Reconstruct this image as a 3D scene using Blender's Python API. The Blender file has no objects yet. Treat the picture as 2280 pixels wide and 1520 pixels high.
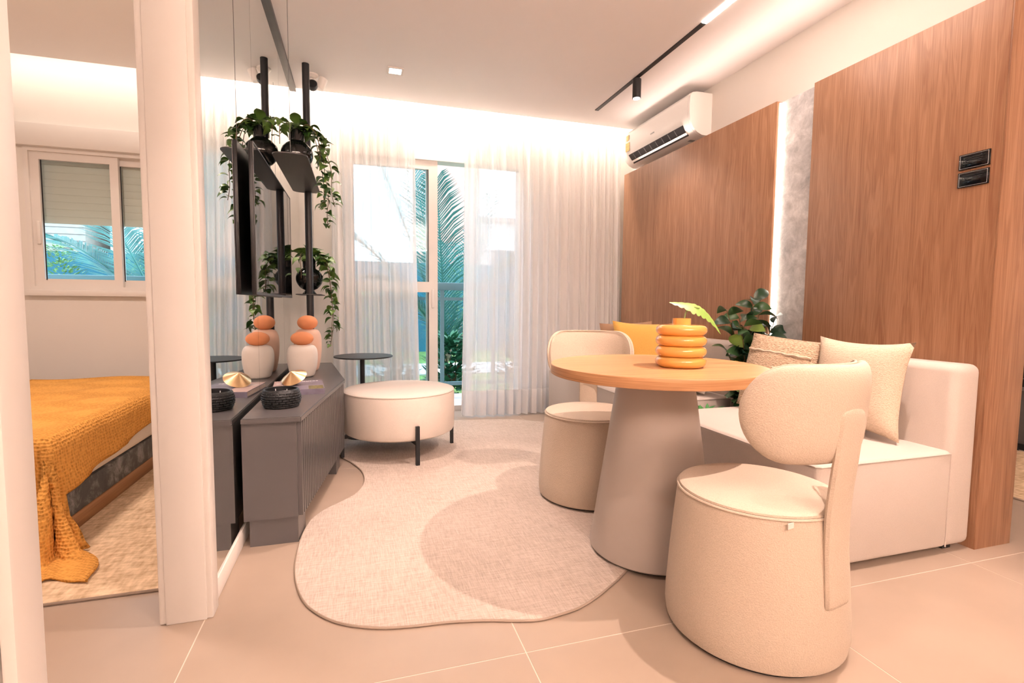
import bpy, bmesh, math, random
from mathutils import Vector, Matrix
random.seed(7)
PI = math.pi
S = bpy.context.scene
COL = S.collection

# ------------------------------------------------------------------ camera
def look_matrix(yaw, pitch, roll):
    cy, sy, cp, sp = math.cos(yaw), math.sin(yaw), math.cos(pitch), math.sin(pitch)
    f = Vector((sy*cp, cy*cp, -sp)); r = Vector((cy, -sy, 0)); u = r.cross(f)
    c, s = math.cos(roll), math.sin(roll)
    return c*r + s*u, -s*r + c*u, f
r_, u_, f_ = look_matrix(0.29547, 0.071225, 0.00862)
cam_d = bpy.data.cameras.new('camera'); cam = bpy.data.objects.new('camera', cam_d); COL.objects.link(cam)
cam_d.sensor_width = 36; cam_d.lens = 36*1125.3/2280; cam_d.clip_start = 0.02
m = Matrix.Identity(4)
for i in range(3):
    m[i][0] = r_[i]; m[i][1] = u_[i]; m[i][2] = -f_[i]
m[0][3], m[1][3], m[2][3] = 0, 0, 1.05
cam.matrix_world = m
S.camera = cam

# ------------------------------------------------------------------ world, exposure, lights
S.view_settings.view_transform = 'Standard'; S.view_settings.look = 'None'
S.view_settings.gamma = 1; S.view_settings.use_curve_mapping = False
S.view_settings.exposure = 0.58
w = bpy.data.worlds.new('sky'); S.world = w; w.use_nodes = True
bg = w.node_tree.nodes['Background']; bg.inputs[0].default_value = (0.72, 0.85, 1.0, 1); bg.inputs[1].default_value = 3.3
WARM = (1.0, 0.77, 0.675); LEDC = (1.0, 0.86, 0.76)
CEIL = 2.832
def light(name, kind, loc, energy, color=WARM, aim=None, **kw):
    d = bpy.data.lights.new(name, kind); d.energy = energy; d.color = color
    o = bpy.data.objects.new(name, d); COL.objects.link(o); o.location = loc
    for k, v in kw.items(): setattr(d, k, v)
    if aim is not None:
        o.rotation_euler = (Vector(aim)-Vector(loc)).to_track_quat('-Z', 'Y').to_euler()
    return o
def spot(name, loc, aim, energy, deg, blend=0.5, rad=0.02, color=WARM):
    return light(name, 'SPOT', loc, energy, color, aim, spot_size=math.radians(deg), spot_blend=blend, shadow_soft_size=rad)
# recessed square downlights in a row (the middle one above the rug, the near one above the viewer)
spot('downlight_beam', (0.294, 4.09, 2.80), (0.294, 4.09, 0), 42, 75, 0.6)
spot('downlight_beam', (0.294, 2.50, 2.80), (0.36, 2.60, 0), 135, 58, 0.9)
spot('downlight_beam', (0.294, 0.78, 2.80), (0.45, 1.0, 0), 50, 100, 0.5)
# track spots
spot('track_spot_beam', (2.102, 3.62, 2.668), (2.25, 3.62, 0), 55, 95, 0.8)
spot('track_spot_beam', (1.98, 1.33, 2.668), (1.12, 1.78, 0), 165, 76, 0.45, 0.012)
# linear led module of the track
light('track_led_light', 'AREA', (2.102, 2.20, 2.822), 7, WARM, (2.102, 2.20, 0), shape='RECTANGLE', size=0.03, size_y=1.2)
# led strip in the curtain recess; unseen uplight added above the timber wall
light('curtain_cove_light', 'AREA', (1.0, 4.72, 3.0), 34, LEDC, (1.0, 4.76, 0), shape='RECTANGLE', size=3.3, size_y=0.03)
light('bedroom_cove_light', 'AREA', (-1.8, 4.72, 3.0), 5, LEDC, (-1.8, 4.80, 0), shape='RECTANGLE', size=2.2, size_y=0.03)
led = light('added_ledge_uplight', 'AREA', (2.585, 3.0, 2.372), 2.2, WARM, None, shape='RECTANGLE', size=0.02, size_y=2.8, spread=math.radians(80))
led.rotation_euler = (0, PI-math.radians(14), 0)
# unseen fill lamps: added uplight behind the viewer, bedroom and side room panels
led = light('added_fill_uplight', 'AREA', (0.9, -2.22, 2.33), 215, WARM, None, shape='RECTANGLE', size=3.4, size_y=0.05)
led.rotation_euler = (PI-math.radians(12), 0, 0)
light('added_bedroom_fill', 'AREA', (-1.6, 2.6, 2.80), 34, WARM, (-1.6, 2.6, 0), shape='RECTANGLE', size=0.3, size_y=0.3)
light('side_room_light', 'AREA', (3.9, 1.6, 2.80), 8, WARM, (3.9, 1.6, 0), shape='RECTANGLE', size=0.4, size_y=0.4)

# ------------------------------------------------------------------ materials
def newmat(name):
    mt = bpy.data.materials.new(name); mt.use_nodes = True
    nt = mt.node_tree; b = nt.nodes['Principled BSDF']
    return mt, nt, b
def N(nt, typ, **kw):
    n = nt.nodes.new(typ)
    for k, v in kw.items():
        if k.startswith('i_'):
            key = k[2:]; key = int(key) if key.isdigit() else key.replace('_', ' ')
            n.inputs[key].default_value = v
        else: setattr(n, k, v)
    return n
def coords(nt, scale=(1, 1, 1), space='Object', rot=(0, 0, 0)):
    tc = N(nt, 'ShaderNodeTexCoord'); mp = N(nt, 'ShaderNodeMapping')
    mp.inputs['Scale'].default_value = scale; mp.inputs['Rotation'].default_value = rot
    nt.links.new(tc.outputs[space], mp.inputs['Vector']); return mp.outputs[0]
def ramp(nt, fac, stops):
    r = N(nt, 'ShaderNodeValToRGB'); e = r.color_ramp.elements
    while len(e) < len(stops): e.new(0.5)
    for el, (p, c) in zip(e, stops): el.position = p; el.color = (*c, 1)
    nt.links.new(fac, r.inputs[0]); return r.outputs[0]
def bump(nt, b, height, strength=0.3, dist=0.01):
    bp = N(nt, 'ShaderNodeBump'); bp.inputs['Strength'].default_value = strength; bp.inputs['Distance'].default_value = dist
    nt.links.new(height, bp.inputs['Height']); nt.links.new(bp.outputs[0], b.inputs['Normal'])
def plain(name, col, rough=0.5, metal=0.0, var=0.04, scale=6, bumps=0, spec=0.5, coat=0):
    mt, nt, b = newmat(name)
    b.inputs['Roughness'].default_value = rough; b.inputs['Metallic'].default_value = metal
    b.inputs['Specular IOR Level'].default_value = spec; b.inputs['Coat Weight'].default_value = coat
    n = N(nt, 'ShaderNodeTexNoise'); n.inputs['Scale'].default_value = scale; n.inputs['Detail'].default_value = 4
    nt.links.new(coords(nt), n.inputs['Vector'])
    lo = tuple(max(0, c*(1-var)) for c in col); hi = tuple(min(1, c*(1+var)) for c in col)
    nt.links.new(ramp(nt, n.outputs[0], [(0.3, lo), (0.7, hi)]), b.inputs['Base Color'])
    if bumps: bump(nt, b, n.outputs[0], bumps, 0.004)
    return mt
def fabric(name, col, scale=350, var=0.10, strength=0.35, big=3.0):
    mt, nt, b = newmat(name); b.inputs['Roughness'].default_value = 0.95; b.inputs['Specular IOR Level'].default_value = 0.15
    b.inputs['Sheen Weight'].default_value = 0.08
    c = coords(nt)
    n = N(nt, 'ShaderNodeTexNoise'); n.inputs['Scale'].default_value = scale; n.inputs['Detail'].default_value = 2
    n2 = N(nt, 'ShaderNodeTexNoise'); n2.inputs['Scale'].default_value = big
    nt.links.new(c, n.inputs['Vector']); nt.links.new(c, n2.inputs['Vector'])
    mx = N(nt, 'ShaderNodeMath', operation='MULTIPLY_ADD'); mx.inputs[1].default_value = 0.25
    nt.links.new(n2.outputs[0], mx.inputs[0]); nt.links.new(n.outputs[0], mx.inputs[2])
    nt.links.new(ramp(nt, mx.outputs[0], [(0.35, tuple(x*(1-var) for x in col)), (0.85, tuple(min(1, x*(1+var)) for x in col))]), b.inputs['Base Color'])
    bump(nt, b, n.outputs[0], strength, 0.003)
    return mt
def weave(name, c1, c2, sx, sy, strength=0.5, rot=0):
    """two crossing thread directions plus blotches"""
    mt, nt, b = newmat(name); b.inputs['Roughness'].default_value = 0.95; b.inputs['Specular IOR Level'].default_value = 0.1
    na = N(nt, 'ShaderNodeTexNoise'); na.inputs['Scale'].default_value = 1; na.inputs['Detail'].default_value = 3
    nb = N(nt, 'ShaderNodeTexNoise'); nb.inputs['Scale'].default_value = 1; nb.inputs['Detail'].default_value = 3
    nt.links.new(coords(nt, (sx, sy, sx), rot=(0, 0, rot)), na.inputs['Vector']); nt.links.new(coords(nt, (sy, sx, sx), rot=(0, 0, rot)), nb.inputs['Vector'])
    nc = N(nt, 'ShaderNodeTexNoise'); nc.inputs['Scale'].default_value = 2.2; nt.links.new(coords(nt), nc.inputs['Vector'])
    ad = N(nt, 'ShaderNodeMath', operation='ADD'); nt.links.new(na.outputs[0], ad.inputs[0]); nt.links.new(nb.outputs[0], ad.inputs[1])
    a2 = N(nt, 'ShaderNodeMath', operation='MULTIPLY_ADD'); a2.inputs[1].default_value = 0.5
    nt.links.new(nc.outputs[0], a2.inputs[0]); nt.links.new(ad.outputs[0], a2.inputs[2])
    s = N(nt, 'ShaderNodeMath', operation='MULTIPLY'); s.inputs[1].default_value = 0.4; nt.links.new(a2.outputs[0], s.inputs[0])
    nt.links.new(ramp(nt, s.outputs[0], [(0.36, c1), (0.64, c2)]), b.inputs['Base Color'])
    bump(nt, b, ad.outputs[0], strength, 0.004)
    return mt
def wood(name, dark, mid, light_, along='Z', rough=0.38, scale=1.0, spec=0.4):
    mt, nt, b = newmat(name); b.inputs['Roughness'].default_value = rough; b.inputs['Specular IOR Level'].default_value = spec
    f = {'Z': (9, 9, 0.55), 'X': (0.55, 9, 9), 'Y': (9, 0.55, 9), 'H': (1.2, 1.2, 60)}[along]
    g = {'Z': (120, 120, 2.5), 'X': (2.5, 120, 120), 'Y': (120, 2.5, 120), 'H': (5, 5, 420)}[along]
    n1 = N(nt, 'ShaderNodeTexNoise'); n1.inputs['Scale'].default_value = scale; n1.inputs['Detail'].default_value = 3; n1.inputs['Distortion'].default_value = 1.2
    n2 = N(nt, 'ShaderNodeTexNoise'); n2.inputs['Scale'].default_value = scale; n2.inputs['Detail'].default_value = 4
    nt.links.new(coords(nt, f), n1.inputs['Vector']); nt.links.new(coords(nt, g), n2.inputs['Vector'])
    # cathedral rings out of the slow noise
    mu = N(nt, 'ShaderNodeMath', operation='MULTIPLY'); mu.inputs[1].default_value = 34; nt.links.new(n1.outputs[0], mu.inputs[0])
    si = N(nt, 'ShaderNodeMath', operation='SINE'); nt.links.new(mu.outputs[0], si.inputs[0])
    ma = N(nt, 'ShaderNodeMath', operation='MULTIPLY_ADD'); ma.inputs[1].default_value = 0.07; nt.links.new(si.outputs[0], ma.inputs[0])
    mb = N(nt, 'ShaderNodeMath', operation='MULTIPLY_ADD'); mb.inputs[1].default_value = 0.55; nt.links.new(n2.outputs[0], mb.inputs[0])
    mc = N(nt, 'ShaderNodeMath', operation='MULTIPLY'); mc.inputs[1].default_value = 0.45; nt.links.new(n1.outputs[0], mc.inputs[0])
    nt.links.new(mc.outputs[0], mb.inputs[2]); nt.links.new(mb.outputs[0], ma.inputs[2])
    nt.links.new(ramp(nt, ma.outputs[0], [(0.30, dark), (0.50, mid), (0.70, light_)]), b.inputs['Base Color'])
    bump(nt, b, n2.outputs[0], 0.08, 0.002)
    return mt
def emit(name, col, strength):
    mt, nt, b = newmat(name)
    b.inputs['Base Color'].default_value = (*col, 1); b.inputs['Emission Color'].default_value = (*col, 1); b.inputs['Emission Strength'].default_value = strength
    return mt
def mirror_mat():
    mt, nt, b = newmat('mirror_glass')
    b.inputs['Base Color'].default_value = (0.80, 0.81, 0.79, 1); b.inputs['Metallic'].default_value = 1; b.inputs['Roughness'].default_value = 0.0
    return mt
def glass_mat(name, col, tint):
    """thin architectural pane: mostly straight-through with a faint reflection"""
    mt, nt, b = newmat(name); out = nt.nodes['Material Output']
    tr = N(nt, 'ShaderNodeBsdfTransparent'); tr.inputs[0].default_value = (*col, 1)
    gl = N(nt, 'ShaderNodeBsdfGlossy'); gl.inputs['Roughness'].default_value = 0.02
    lw = N(nt, 'ShaderNodeFresnel'); lw.inputs[0].default_value = 1.3
    mx = N(nt, 'ShaderNodeMixShader'); nt.links.new(lw.outputs[0], mx.inputs[0]); nt.links.new(tr.outputs[0], mx.inputs[1]); nt.links.new(gl.outputs[0], mx.inputs[2])
    nt.links.new(mx.outputs[0], out.inputs[0]); return mt
def sheer_mat(name, through, col=(0.95, 0.93, 0.92)):
    mt, nt, b = newmat(name); out = nt.nodes['Material Output']
    tr = N(nt, 'ShaderNodeBsdfTransparent'); tl = N(nt, 'ShaderNodeBsdfTranslucent'); df = N(nt, 'ShaderNodeBsdfDiffuse')
    tl.inputs[0].default_value = (*col, 1)
    n = N(nt, 'ShaderNodeTexNoise'); n.inputs['Scale'].default_value = 1; nt.links.new(coords(nt, (260, 1, 260)), n.inputs['Vector'])
    nt.links.new(ramp(nt, n.outputs[0], [(0.3, tuple(c*0.95 for c in col)), (0.7, col)]), df.inputs[0])
    m1 = N(nt, 'ShaderNodeMixShader'); m1.inputs[0].default_value = 0.38; nt.links.new(df.outputs[0], m1.inputs[1]); nt.links.new(tl.outputs[0], m1.inputs[2])
    m2 = N(nt, 'ShaderNodeMixShader'); m2.inputs[0].default_value = through; nt.links.new(m1.outputs[0], m2.inputs[1]); nt.links.new(tr.outputs[0], m2.inputs[2])
    nt.links.new(m2.outputs[0], out.inputs[0]); return mt
def leaf_mat(name, c1, c2, rough=0.35):
    mt, nt, b = newmat(name); b.inputs['Roughness'].default_value = rough
    oi = N(nt, 'ShaderNodeObjectInfo')
    nt.links.new(ramp(nt, oi.outputs['Random'], [(0.0, c1), (1.0, c2)]), b.inputs['Base Color'])
    return mt
def waffle_mat():
    mt, nt, b = newmat('waffle_knit'); b.inputs['Roughness'].default_value = 0.95; b.inputs['Specular IOR Level'].default_value = 0.1
    v = N(nt, 'ShaderNodeTexVoronoi'); v.inputs['Scale'].default_value = 72; v.inputs['Randomness'].default_value = 0.35
    nt.links.new(coords(nt, (1, 1, 1), rot=(0, 0, 0.6)), v.inputs['Vector'])
    nt.links.new(ramp(nt, v.outputs['Distance'], [(0.05, (0.50, 0.22, 0.045)), (0.55, (0.78, 0.38, 0.09))]), b.inputs['Base Color'])
    bump(nt, b, v.outputs['Distance'], 0.8, 0.012); return mt
def stone_mat(name, c1, c2, c3, scale=6):
    mt, nt, b = newmat(name); b.inputs['Roughness'].default_value = 0.6
    n = N(nt, 'ShaderNodeTexNoise'); n.inputs['Scale'].default_value = scale; n.inputs['Detail'].default_value = 9; n.inputs['Roughness'].default_value = 0.72; n.inputs['Distortion'].default_value = 0.35
    nt.links.new(coords(nt), n.inputs['Vector'])
    nt.links.new(ramp(nt, n.outputs[0], [(0.30, c1), (0.50, c2), (0.68, c3)]), b.inputs['Base Color']); bump(nt, b, n.outputs[0], 0.06, 0.003)
    return mt
def pillow_loop_mat(name, c1, c2):
    mt, nt, b = newmat(name); b.inputs['Roughness'].default_value = 0.95; b.inputs['Specular IOR Level'].default_value = 0.1
    n = N(nt, 'ShaderNodeTexNoise'); n.inputs['Scale'].default_value = 1; n.inputs['Detail'].default_value = 3
    nt.links.new(coords(nt, (70, 70, 220)), n.inputs['Vector'])
    nt.links.new(ramp(nt, n.outputs[0], [(0.35, c1), (0.65, c2)]), b.inputs['Base Color']); bump(nt, b, n.outputs[0], 1.0, 0.012); return mt
def amber_mat():
    mt, nt, b = newmat('amber_glass')
    b.inputs['Base Color'].default_value = (0.98, 0.50, 0.12, 1); b.inputs['Roughness'].default_value = 0.03
    b.inputs['Transmission Weight'].default_value = 0.4; b.inputs['IOR'].default_value = 1.45; b.inputs['Coat Weight'].default_value = 0.6
    return mt

M = dict(
    wall=plain('wall_paint', (0.78, 0.73, 0.67), 0.75, var=0.015, scale=2),
    ceil=plain('ceiling_paint', (0.92, 0.885, 0.865), 0.8, var=0.012, scale=1.5),
    white=plain('white_lacquer', (0.76, 0.71, 0.66), 0.4, var=0.012),
    tile=plain('porcelain_tile', (0.37, 0.285, 0.22), 0.36, var=0.06, scale=2.6),
    grout=plain('grout', (0.62, 0.54, 0.46), 0.8),
    timber=wood('timber_panel', (0.235, 0.106, 0.055), (0.315, 0.160, 0.086), (0.395, 0.213, 0.123), 'Z', scale=2.0),
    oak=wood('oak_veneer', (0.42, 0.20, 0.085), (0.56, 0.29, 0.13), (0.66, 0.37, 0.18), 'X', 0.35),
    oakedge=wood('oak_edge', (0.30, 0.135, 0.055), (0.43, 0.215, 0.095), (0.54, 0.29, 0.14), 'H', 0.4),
    bedwood=wood('bed_timber', (0.18, 0.08, 0.035), (0.28, 0.13, 0.055), (0.36, 0.18, 0.08), 'Y'),
    stone=stone_mat('silver_stone', (0.30, 0.29, 0.29), (0.52, 0.505, 0.50), (0.76, 0.74, 0.73), 9),
    darkstone=stone_mat('dark_marble', (0.035, 0.04, 0.045), (0.07, 0.075, 0.08), (0.32, 0.32, 0.32), 7),
    mirror=mirror_mat(),
    black=plain('black_metal', (0.012, 0.013, 0.015), 0.45, var=0.1),
    bronze=plain('dark_bronze_metal', (0.055, 0.05, 0.05), 0.42, 0.3, var=0.05),
    tvblack=plain('screen_black', (0.004, 0.004, 0.005), 0.02, var=0.0),
    plasticblack=plain('black_plastic', (0.008, 0.008, 0.01), 0.4, var=0.0),
    grey=plain('grey_lacquer', (0.098, 0.090, 0.090), 0.33, var=0.03),
    profile=plain('grey_profile', (0.10, 0.10, 0.10), 0.4, 0.3),
    taupe=plain('taupe_lacquer', (0.43, 0.37, 0.325), 0.36, var=0.02, scale=3),
    boucle=fabric('cream_felt', (0.54, 0.44, 0.345), 260, 0.08, 0.5),
    linen=fabric('cream_linen', (0.55, 0.475, 0.42), 420, 0.07, 0.3),
    pouf=fabric('pouf_linen', (0.66, 0.58, 0.51), 380, 0.07, 0.3),
    beige=weave('slub_beige', (0.50, 0.385, 0.28), (0.70, 0.56, 0.43), 260, 60, 0.6),
    loop=pillow_loop_mat('loop_pile', (0.42, 0.29, 0.19), (0.70, 0.52, 0.37)),
    mustard=fabric('mustard_linen', (0.86, 0.50, 0.13), 300, 0.10, 0.3),
    brown=fabric('brown_linen', (0.40, 0.25, 0.16), 300, 0.1, 0.3),
    waffle=waffle_mat(),
    sheet=fabric('white_sheet', (0.80, 0.72, 0.63), 200, 0.03, 0.15),
    rug=weave('rug_weave', (0.39, 0.32, 0.265), (0.60, 0.50, 0.43), 240, 20, 0.5),
    jute=weave('jute_weave', (0.42, 0.29, 0.17), (0.78, 0.60, 0.41), 60, 18, 0.9, 0.5),
    rugedge=plain('rug_binding', (0.36, 0.28, 0.22), 0.9),
    sheer=sheer_mat('sheer_voile', 0.22),
    hem=sheer_mat('sheer_hem', 0.08),
    glass=glass_mat('clear_pane', (0.90, 0.97, 0.98), 0),
    terra=plain('terracotta', (0.76, 0.30, 0.13), 0.7, var=0.08, scale=9, bumps=0.1),
    ceramic=plain('white_ceramic', (0.86, 0.80, 0.74), 0.6, var=0.03, scale=8, bumps=0.05),
    pink=plain('pink_ceramic', (0.82, 0.56, 0.43), 0.65, var=0.04),
    gold=plain('brushed_brass', (0.80, 0.56, 0.32), 0.28, 1.0, var=0.08, scale=20),
    glossblack=plain('black_glaze', (0.008, 0.010, 0.010), 0.06, var=0.0),
    basket=plain('black_weave', (0.010, 0.011, 0.013), 0.42, var=0.2),
    amber=amber_mat(),
    pothos=leaf_mat('pothos_leaf', (0.035, 0.105, 0.022), (0.15, 0.26, 0.05)),
    ficus=leaf_mat('ficus_leaf', (0.008, 0.035, 0.018), (0.045, 0.11, 0.03), 0.32),
    lime=leaf_mat('lime_leaf', (0.17, 0.29, 0.05), (0.25, 0.38, 0.08), 0.4),
    fern=leaf_mat('fern_leaf', (0.02, 0.13, 0.03), (0.06, 0.26, 0.06), 0.4),
    stem=plain('plant_stem', (0.16, 0.10, 0.05), 0.8),
    greenstem=plain('green_stem', (0.25, 0.33, 0.10), 0.6),
    soil=plain('soil', (0.05, 0.035, 0.025), 0.95, bumps=0.6, scale=40),
    acwhite=plain('ac_plastic', (0.88, 0.84, 0.80), 0.32, var=0.005),
    sticker=plain('energy_sticker', (0.80, 0.55, 0.20), 0.6, var=0.2, scale=60),
    led=emit('led_diffuser', (1.0, 0.90, 0.80), 9.0),
    ledstrip=emit('led_strip', (1.0, 0.90, 0.80), 6.0),
    lamp=emit('lamp_lens', (1.0, 0.92, 0.85), 6.0),
    shutter=plain('shutter_slat', (0.88, 0.72, 0.60), 0.5, var=0.02),
    teal=plain('teal_wall', (0.012, 0.13, 0.20), 0.7, var=0.15, scale=1.5),
    railing=plain('railing_paint', (0.12, 0.22, 0.25), 0.5),
    housewhite=plain('white_siding', (0.85, 0.86, 0.86), 0.8),
    housetan=plain('tan_render', (0.48, 0.42, 0.38), 0.85, var=0.1),
    housebrick=plain('brick_render', (0.62, 0.34, 0.28), 0.85, var=0.1),
    grass=plain('grass', (0.18, 0.30, 0.08), 0.95, var=0.4, scale=6, bumps=0.5),
    path=plain('concrete_path', (0.62, 0.60, 0.58), 0.9),
    palm=plain('palm_frond', (0.035, 0.17, 0.15), 0.5, var=0.3, scale=5),
    shrub=plain('shrub_leaf', (0.20, 0.36, 0.13), 0.6, var=0.4, scale=4),
    shrubdark=plain('shrub_leaf_dark', (0.03, 0.16, 0.08), 0.5, var=0.4, scale=4),
    bark=plain('bark', (0.20, 0.17, 0.13), 0.9, bumps=0.6, scale=18),
    bookcover=plain('book_cover', (0.16, 0.14, 0.19), 0.35, var=0.5, scale=9),
    bookblush=plain('blush_cover', (0.52, 0.38, 0.36), 0.4, var=0.1, scale=9),
    foliage=plain('printed_foliage', (0.14, 0.12, 0.03), 0.4, var=0.8, scale=60),
    paper=plain('paper_edge', (0.62, 0.50, 0.44), 0.8, var=0.1, scale=80),
    print_=plain('white_print', (0.75, 0.75, 0.76), 0.6),
    faint=plain('faint_print', (0.035, 0.037, 0.04), 0.4),
    plaque=plain('black_acrylic', (0.004, 0.005, 0.007), 0.05, var=0.0),
    steel=plain('grey_steel', (0.22, 0.22, 0.22), 0.35, 0.6),
    tag=plain('care_label', (0.80, 0.72, 0.66), 0.6),
)

# ------------------------------------------------------------------ mesh helpers
def finish(bm, name, mat, parent=None, smooth=True, angle=40):
    bmesh.ops.recalc_face_normals(bm, faces=bm.faces[:])
    me = bpy.data.meshes.new(name); bm.to_mesh(me); bm.free()
    if smooth:
        me.polygons.foreach_set('use_smooth', [True]*len(me.polygons)); me.set_sharp_from_angle(angle=math.radians(angle))
    o = bpy.data.objects.new(name, me); COL.objects.link(o)
    me.materials.append(M[mat] if isinstance(mat, str) else mat)
    if parent: o.parent = parent
    return o
def tag(o, label=None, cat=None, group=None, kind=None):
    if label: o['label'] = label
    if cat: o['category'] = cat
    if group: o['group'] = group
    if kind: o['kind'] = kind
    return o
def thing(name, label, cat, loc=(0, 0, 0), rz=0, group=None):
    o = bpy.data.objects.new(name, None); COL.objects.link(o); o.empty_display_size = 0.05
    o.location = loc; o.rotation_euler = (0, 0, rz); return tag(o, label, cat, group)
def box(bm, x0, x1, y0, y1, z0, z1, mx=None):
    r = bmesh.ops.create_cube(bm, size=1)
    for v in r['verts']:
        v.co = Vector(((x0+x1)/2 + v.co.x*(x1-x0), (y0+y1)/2 + v.co.y*(y1-y0), (z0+z1)/2 + v.co.z*(z1-z0)))
        if mx is not None: v.co = mx @ v.co
    return r['verts']
def rbox(x0, x1, y0, y1, z0, z1, r=0.005, seg=2):
    bm = bmesh.new(); box(bm, x0, x1, y0, y1, z0, z1)
    bmesh.ops.bevel(bm, geom=bm.edges[:], offset=r, segments=seg, profile=0.5, affect='EDGES'); return bm
def bx(*a):
    bm = bmesh.new(); box(bm, *a); return bm
def prism(bm, pts, z0, z1):
    a = [bm.verts.new((x, y, z0)) for x, y in pts]; b = [bm.verts.new((x, y, z1)) for x, y in pts]; n = len(pts)
    bm.faces.new(a[::-1]); bm.faces.new(b)
    for i in range(n): bm.faces.new((a[i], a[(i+1) % n], b[(i+1) % n], b[i]))
def lathe(bm, prof, n=48, c=(0, 0, 0), mx=None, sy=1.0):
    rings = []
    for r, z in prof:
        if r < 1e-6:
            v = bm.verts.new((c[0], c[1], c[2]+z)); rings.append([v])
        else:
            rings.append([bm.verts.new((c[0]+r*math.cos(2*PI*i/n), c[1]+sy*r*math.sin(2*PI*i/n), c[2]+z)) for i in range(n)])
    for a, b in zip(rings, rings[1:]):
        for i in range(n):
            j = (i+1) % n
            if len(a) == 1 and len(b) == 1: continue
            if len(a) == 1: bm.faces.new((a[0], b[j], b[i]))
            elif len(b) == 1: bm.faces.new((a[i], a[j], b[0]))
            else: bm.faces.new((a[i], a[j], b[j], b[i]))
    if mx is not None:
        for rg in rings:
            for v in rg: v.co = mx @ v.co
def tube(bm, pts, r, n=8, closed=False, caps=True):
    P = [Vector(p) for p in pts]; L = len(P); rings = []; prev = None
    for i in range(L):
        if closed: t = P[(i+1) % L]-P[i-1]
        else: t = P[min(i+1, L-1)]-P[max(i-1, 0)]
        t.normalize()
        if prev is None:
            a = Vector((0, 0, 1)) if abs(t.z) < 0.9 else Vector((1, 0, 0)); nx = t.cross(a).normalized()
        else:
            nx = (prev - t*prev.dot(t)).normalized()
        prev = nx; ny = t.cross(nx); rr = r[i] if isinstance(r, (list, tuple)) else r
        rings.append([bm.verts.new(P[i]+rr*(math.cos(2*PI*k/n)*nx+math.sin(2*PI*k/n)*ny)) for k in range(n)])
    for i in range(L if closed else L-1):
        a, b = rings[i], rings[(i+1) % L]
        for k in range(n): bm.faces.new((a[k], a[(k+1) % n], b[(k+1) % n], b[k]))
    if caps and not closed:
        bm.faces.new(rings[0][::-1]); bm.faces.new(rings[-1])
def spline(pts, n, closed=False):
    P = [Vector(p) for p in pts]; L = len(P); out = []
    segs = L if closed else L-1
    for i in range(segs):
        if closed: p0, p1, p2, p3 = P[i-1], P[i], P[(i+1) % L], P[(i+2) % L]
        else: p0, p1, p2, p3 = P[max(i-1, 0)], P[i], P[i+1], P[min(i+2, L-1)]
        for k in range(n):
            t = k/n
            out.append(0.5*((2*p1)+(-p0+p2)*t+(2*p0-5*p1+4*p2-p3)*t*t+(-p0+3*p1-3*p2+p3)*t**3))
    if not closed: out.append(P[-1])
    return out
def part(name, bm, mat, parent, **kw):
    o = finish(bm, name, mat, parent, **{k: v for k, v in kw.items() if k in ('smooth', 'angle')})
    if 'label' in kw: o['label'] = kw['label']
    if 'kind' in kw: o['kind'] = kw['kind']
    return o
def struct(name, bm, mat, label=None, cat=None, **kw):
    o = finish(bm, name, mat, **kw); return tag(o, label, cat, kind='structure')
def cyl(bm, c, r, z0, z1, n=24): lathe(bm, [(0, z0), (r, z0), (r, z1), (0, z1)], n, (c[0], c[1], 0))

# ================================================================== SETTING
# floor: grout bed with porcelain slabs
XW, XR, YN, YB = -0.5, 2.77, -2.4, 4.95
fl = struct('floor', bx(-3.2, 5.4, YN, YB+0.12, -0.12, -0.0008), 'grout', 'beige large-format porcelain tile floor with pale grout lines', 'floor', smooth=False)
tile_me = None
T = 0.975
for ix in range(-3, 6):
    for iy in range(-4, 4):
        x0 = -0.5+ix*T; y0 = 1.385+iy*T
        a, b, c_, d = max(x0, -3.2), min(x0+T, 5.4), max(y0, YN), min(y0+T, YB+0.1)
        if b-a < 0.05 or d-c_ < 0.05: continue
        part('floor_tile', bx(a+0.002, b-0.002, c_+0.002, d-0.002, -0.0008, 0.0), 'tile', fl, smooth=False)
# ceiling with curtain recess
CE = 4.67
bm = bmesh.new(); box(bm, -3.2, 5.4, YN, CE, CEIL, CEIL+0.30); box(bm, -3.2, 5.4, CE, YB+0.12, 3.07, CEIL+0.30)
struct('ceiling', bm, 'ceil', 'smooth white plaster ceiling stopping short of the window wall', 'ceiling', smooth=False)
# back wall with window and balcony door openings
WX0, WX1, WZ0, WZ1 = -2.47, -1.30, 1.14, 2.25
DX0, DX1, DZ1 = -0.16, 1.62, 2.47
bm = bmesh.new()
for a in ((-3.2, WX0, 0, 3.07), (WX0, WX1, 0, WZ0), (WX0, WX1, WZ1, 3.07), (WX1, DX0, 0, 3.07), (DX0, DX1, DZ1, 3.07), (DX1, 5.4, 0, 3.07)):
    box(bm, a[0], a[1], YB, YB+0.14, a[2], a[3])
struct('wall_back', bm, 'wall', 'off-white plaster window wall behind the sheer curtains', 'wall', smooth=False)
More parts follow.
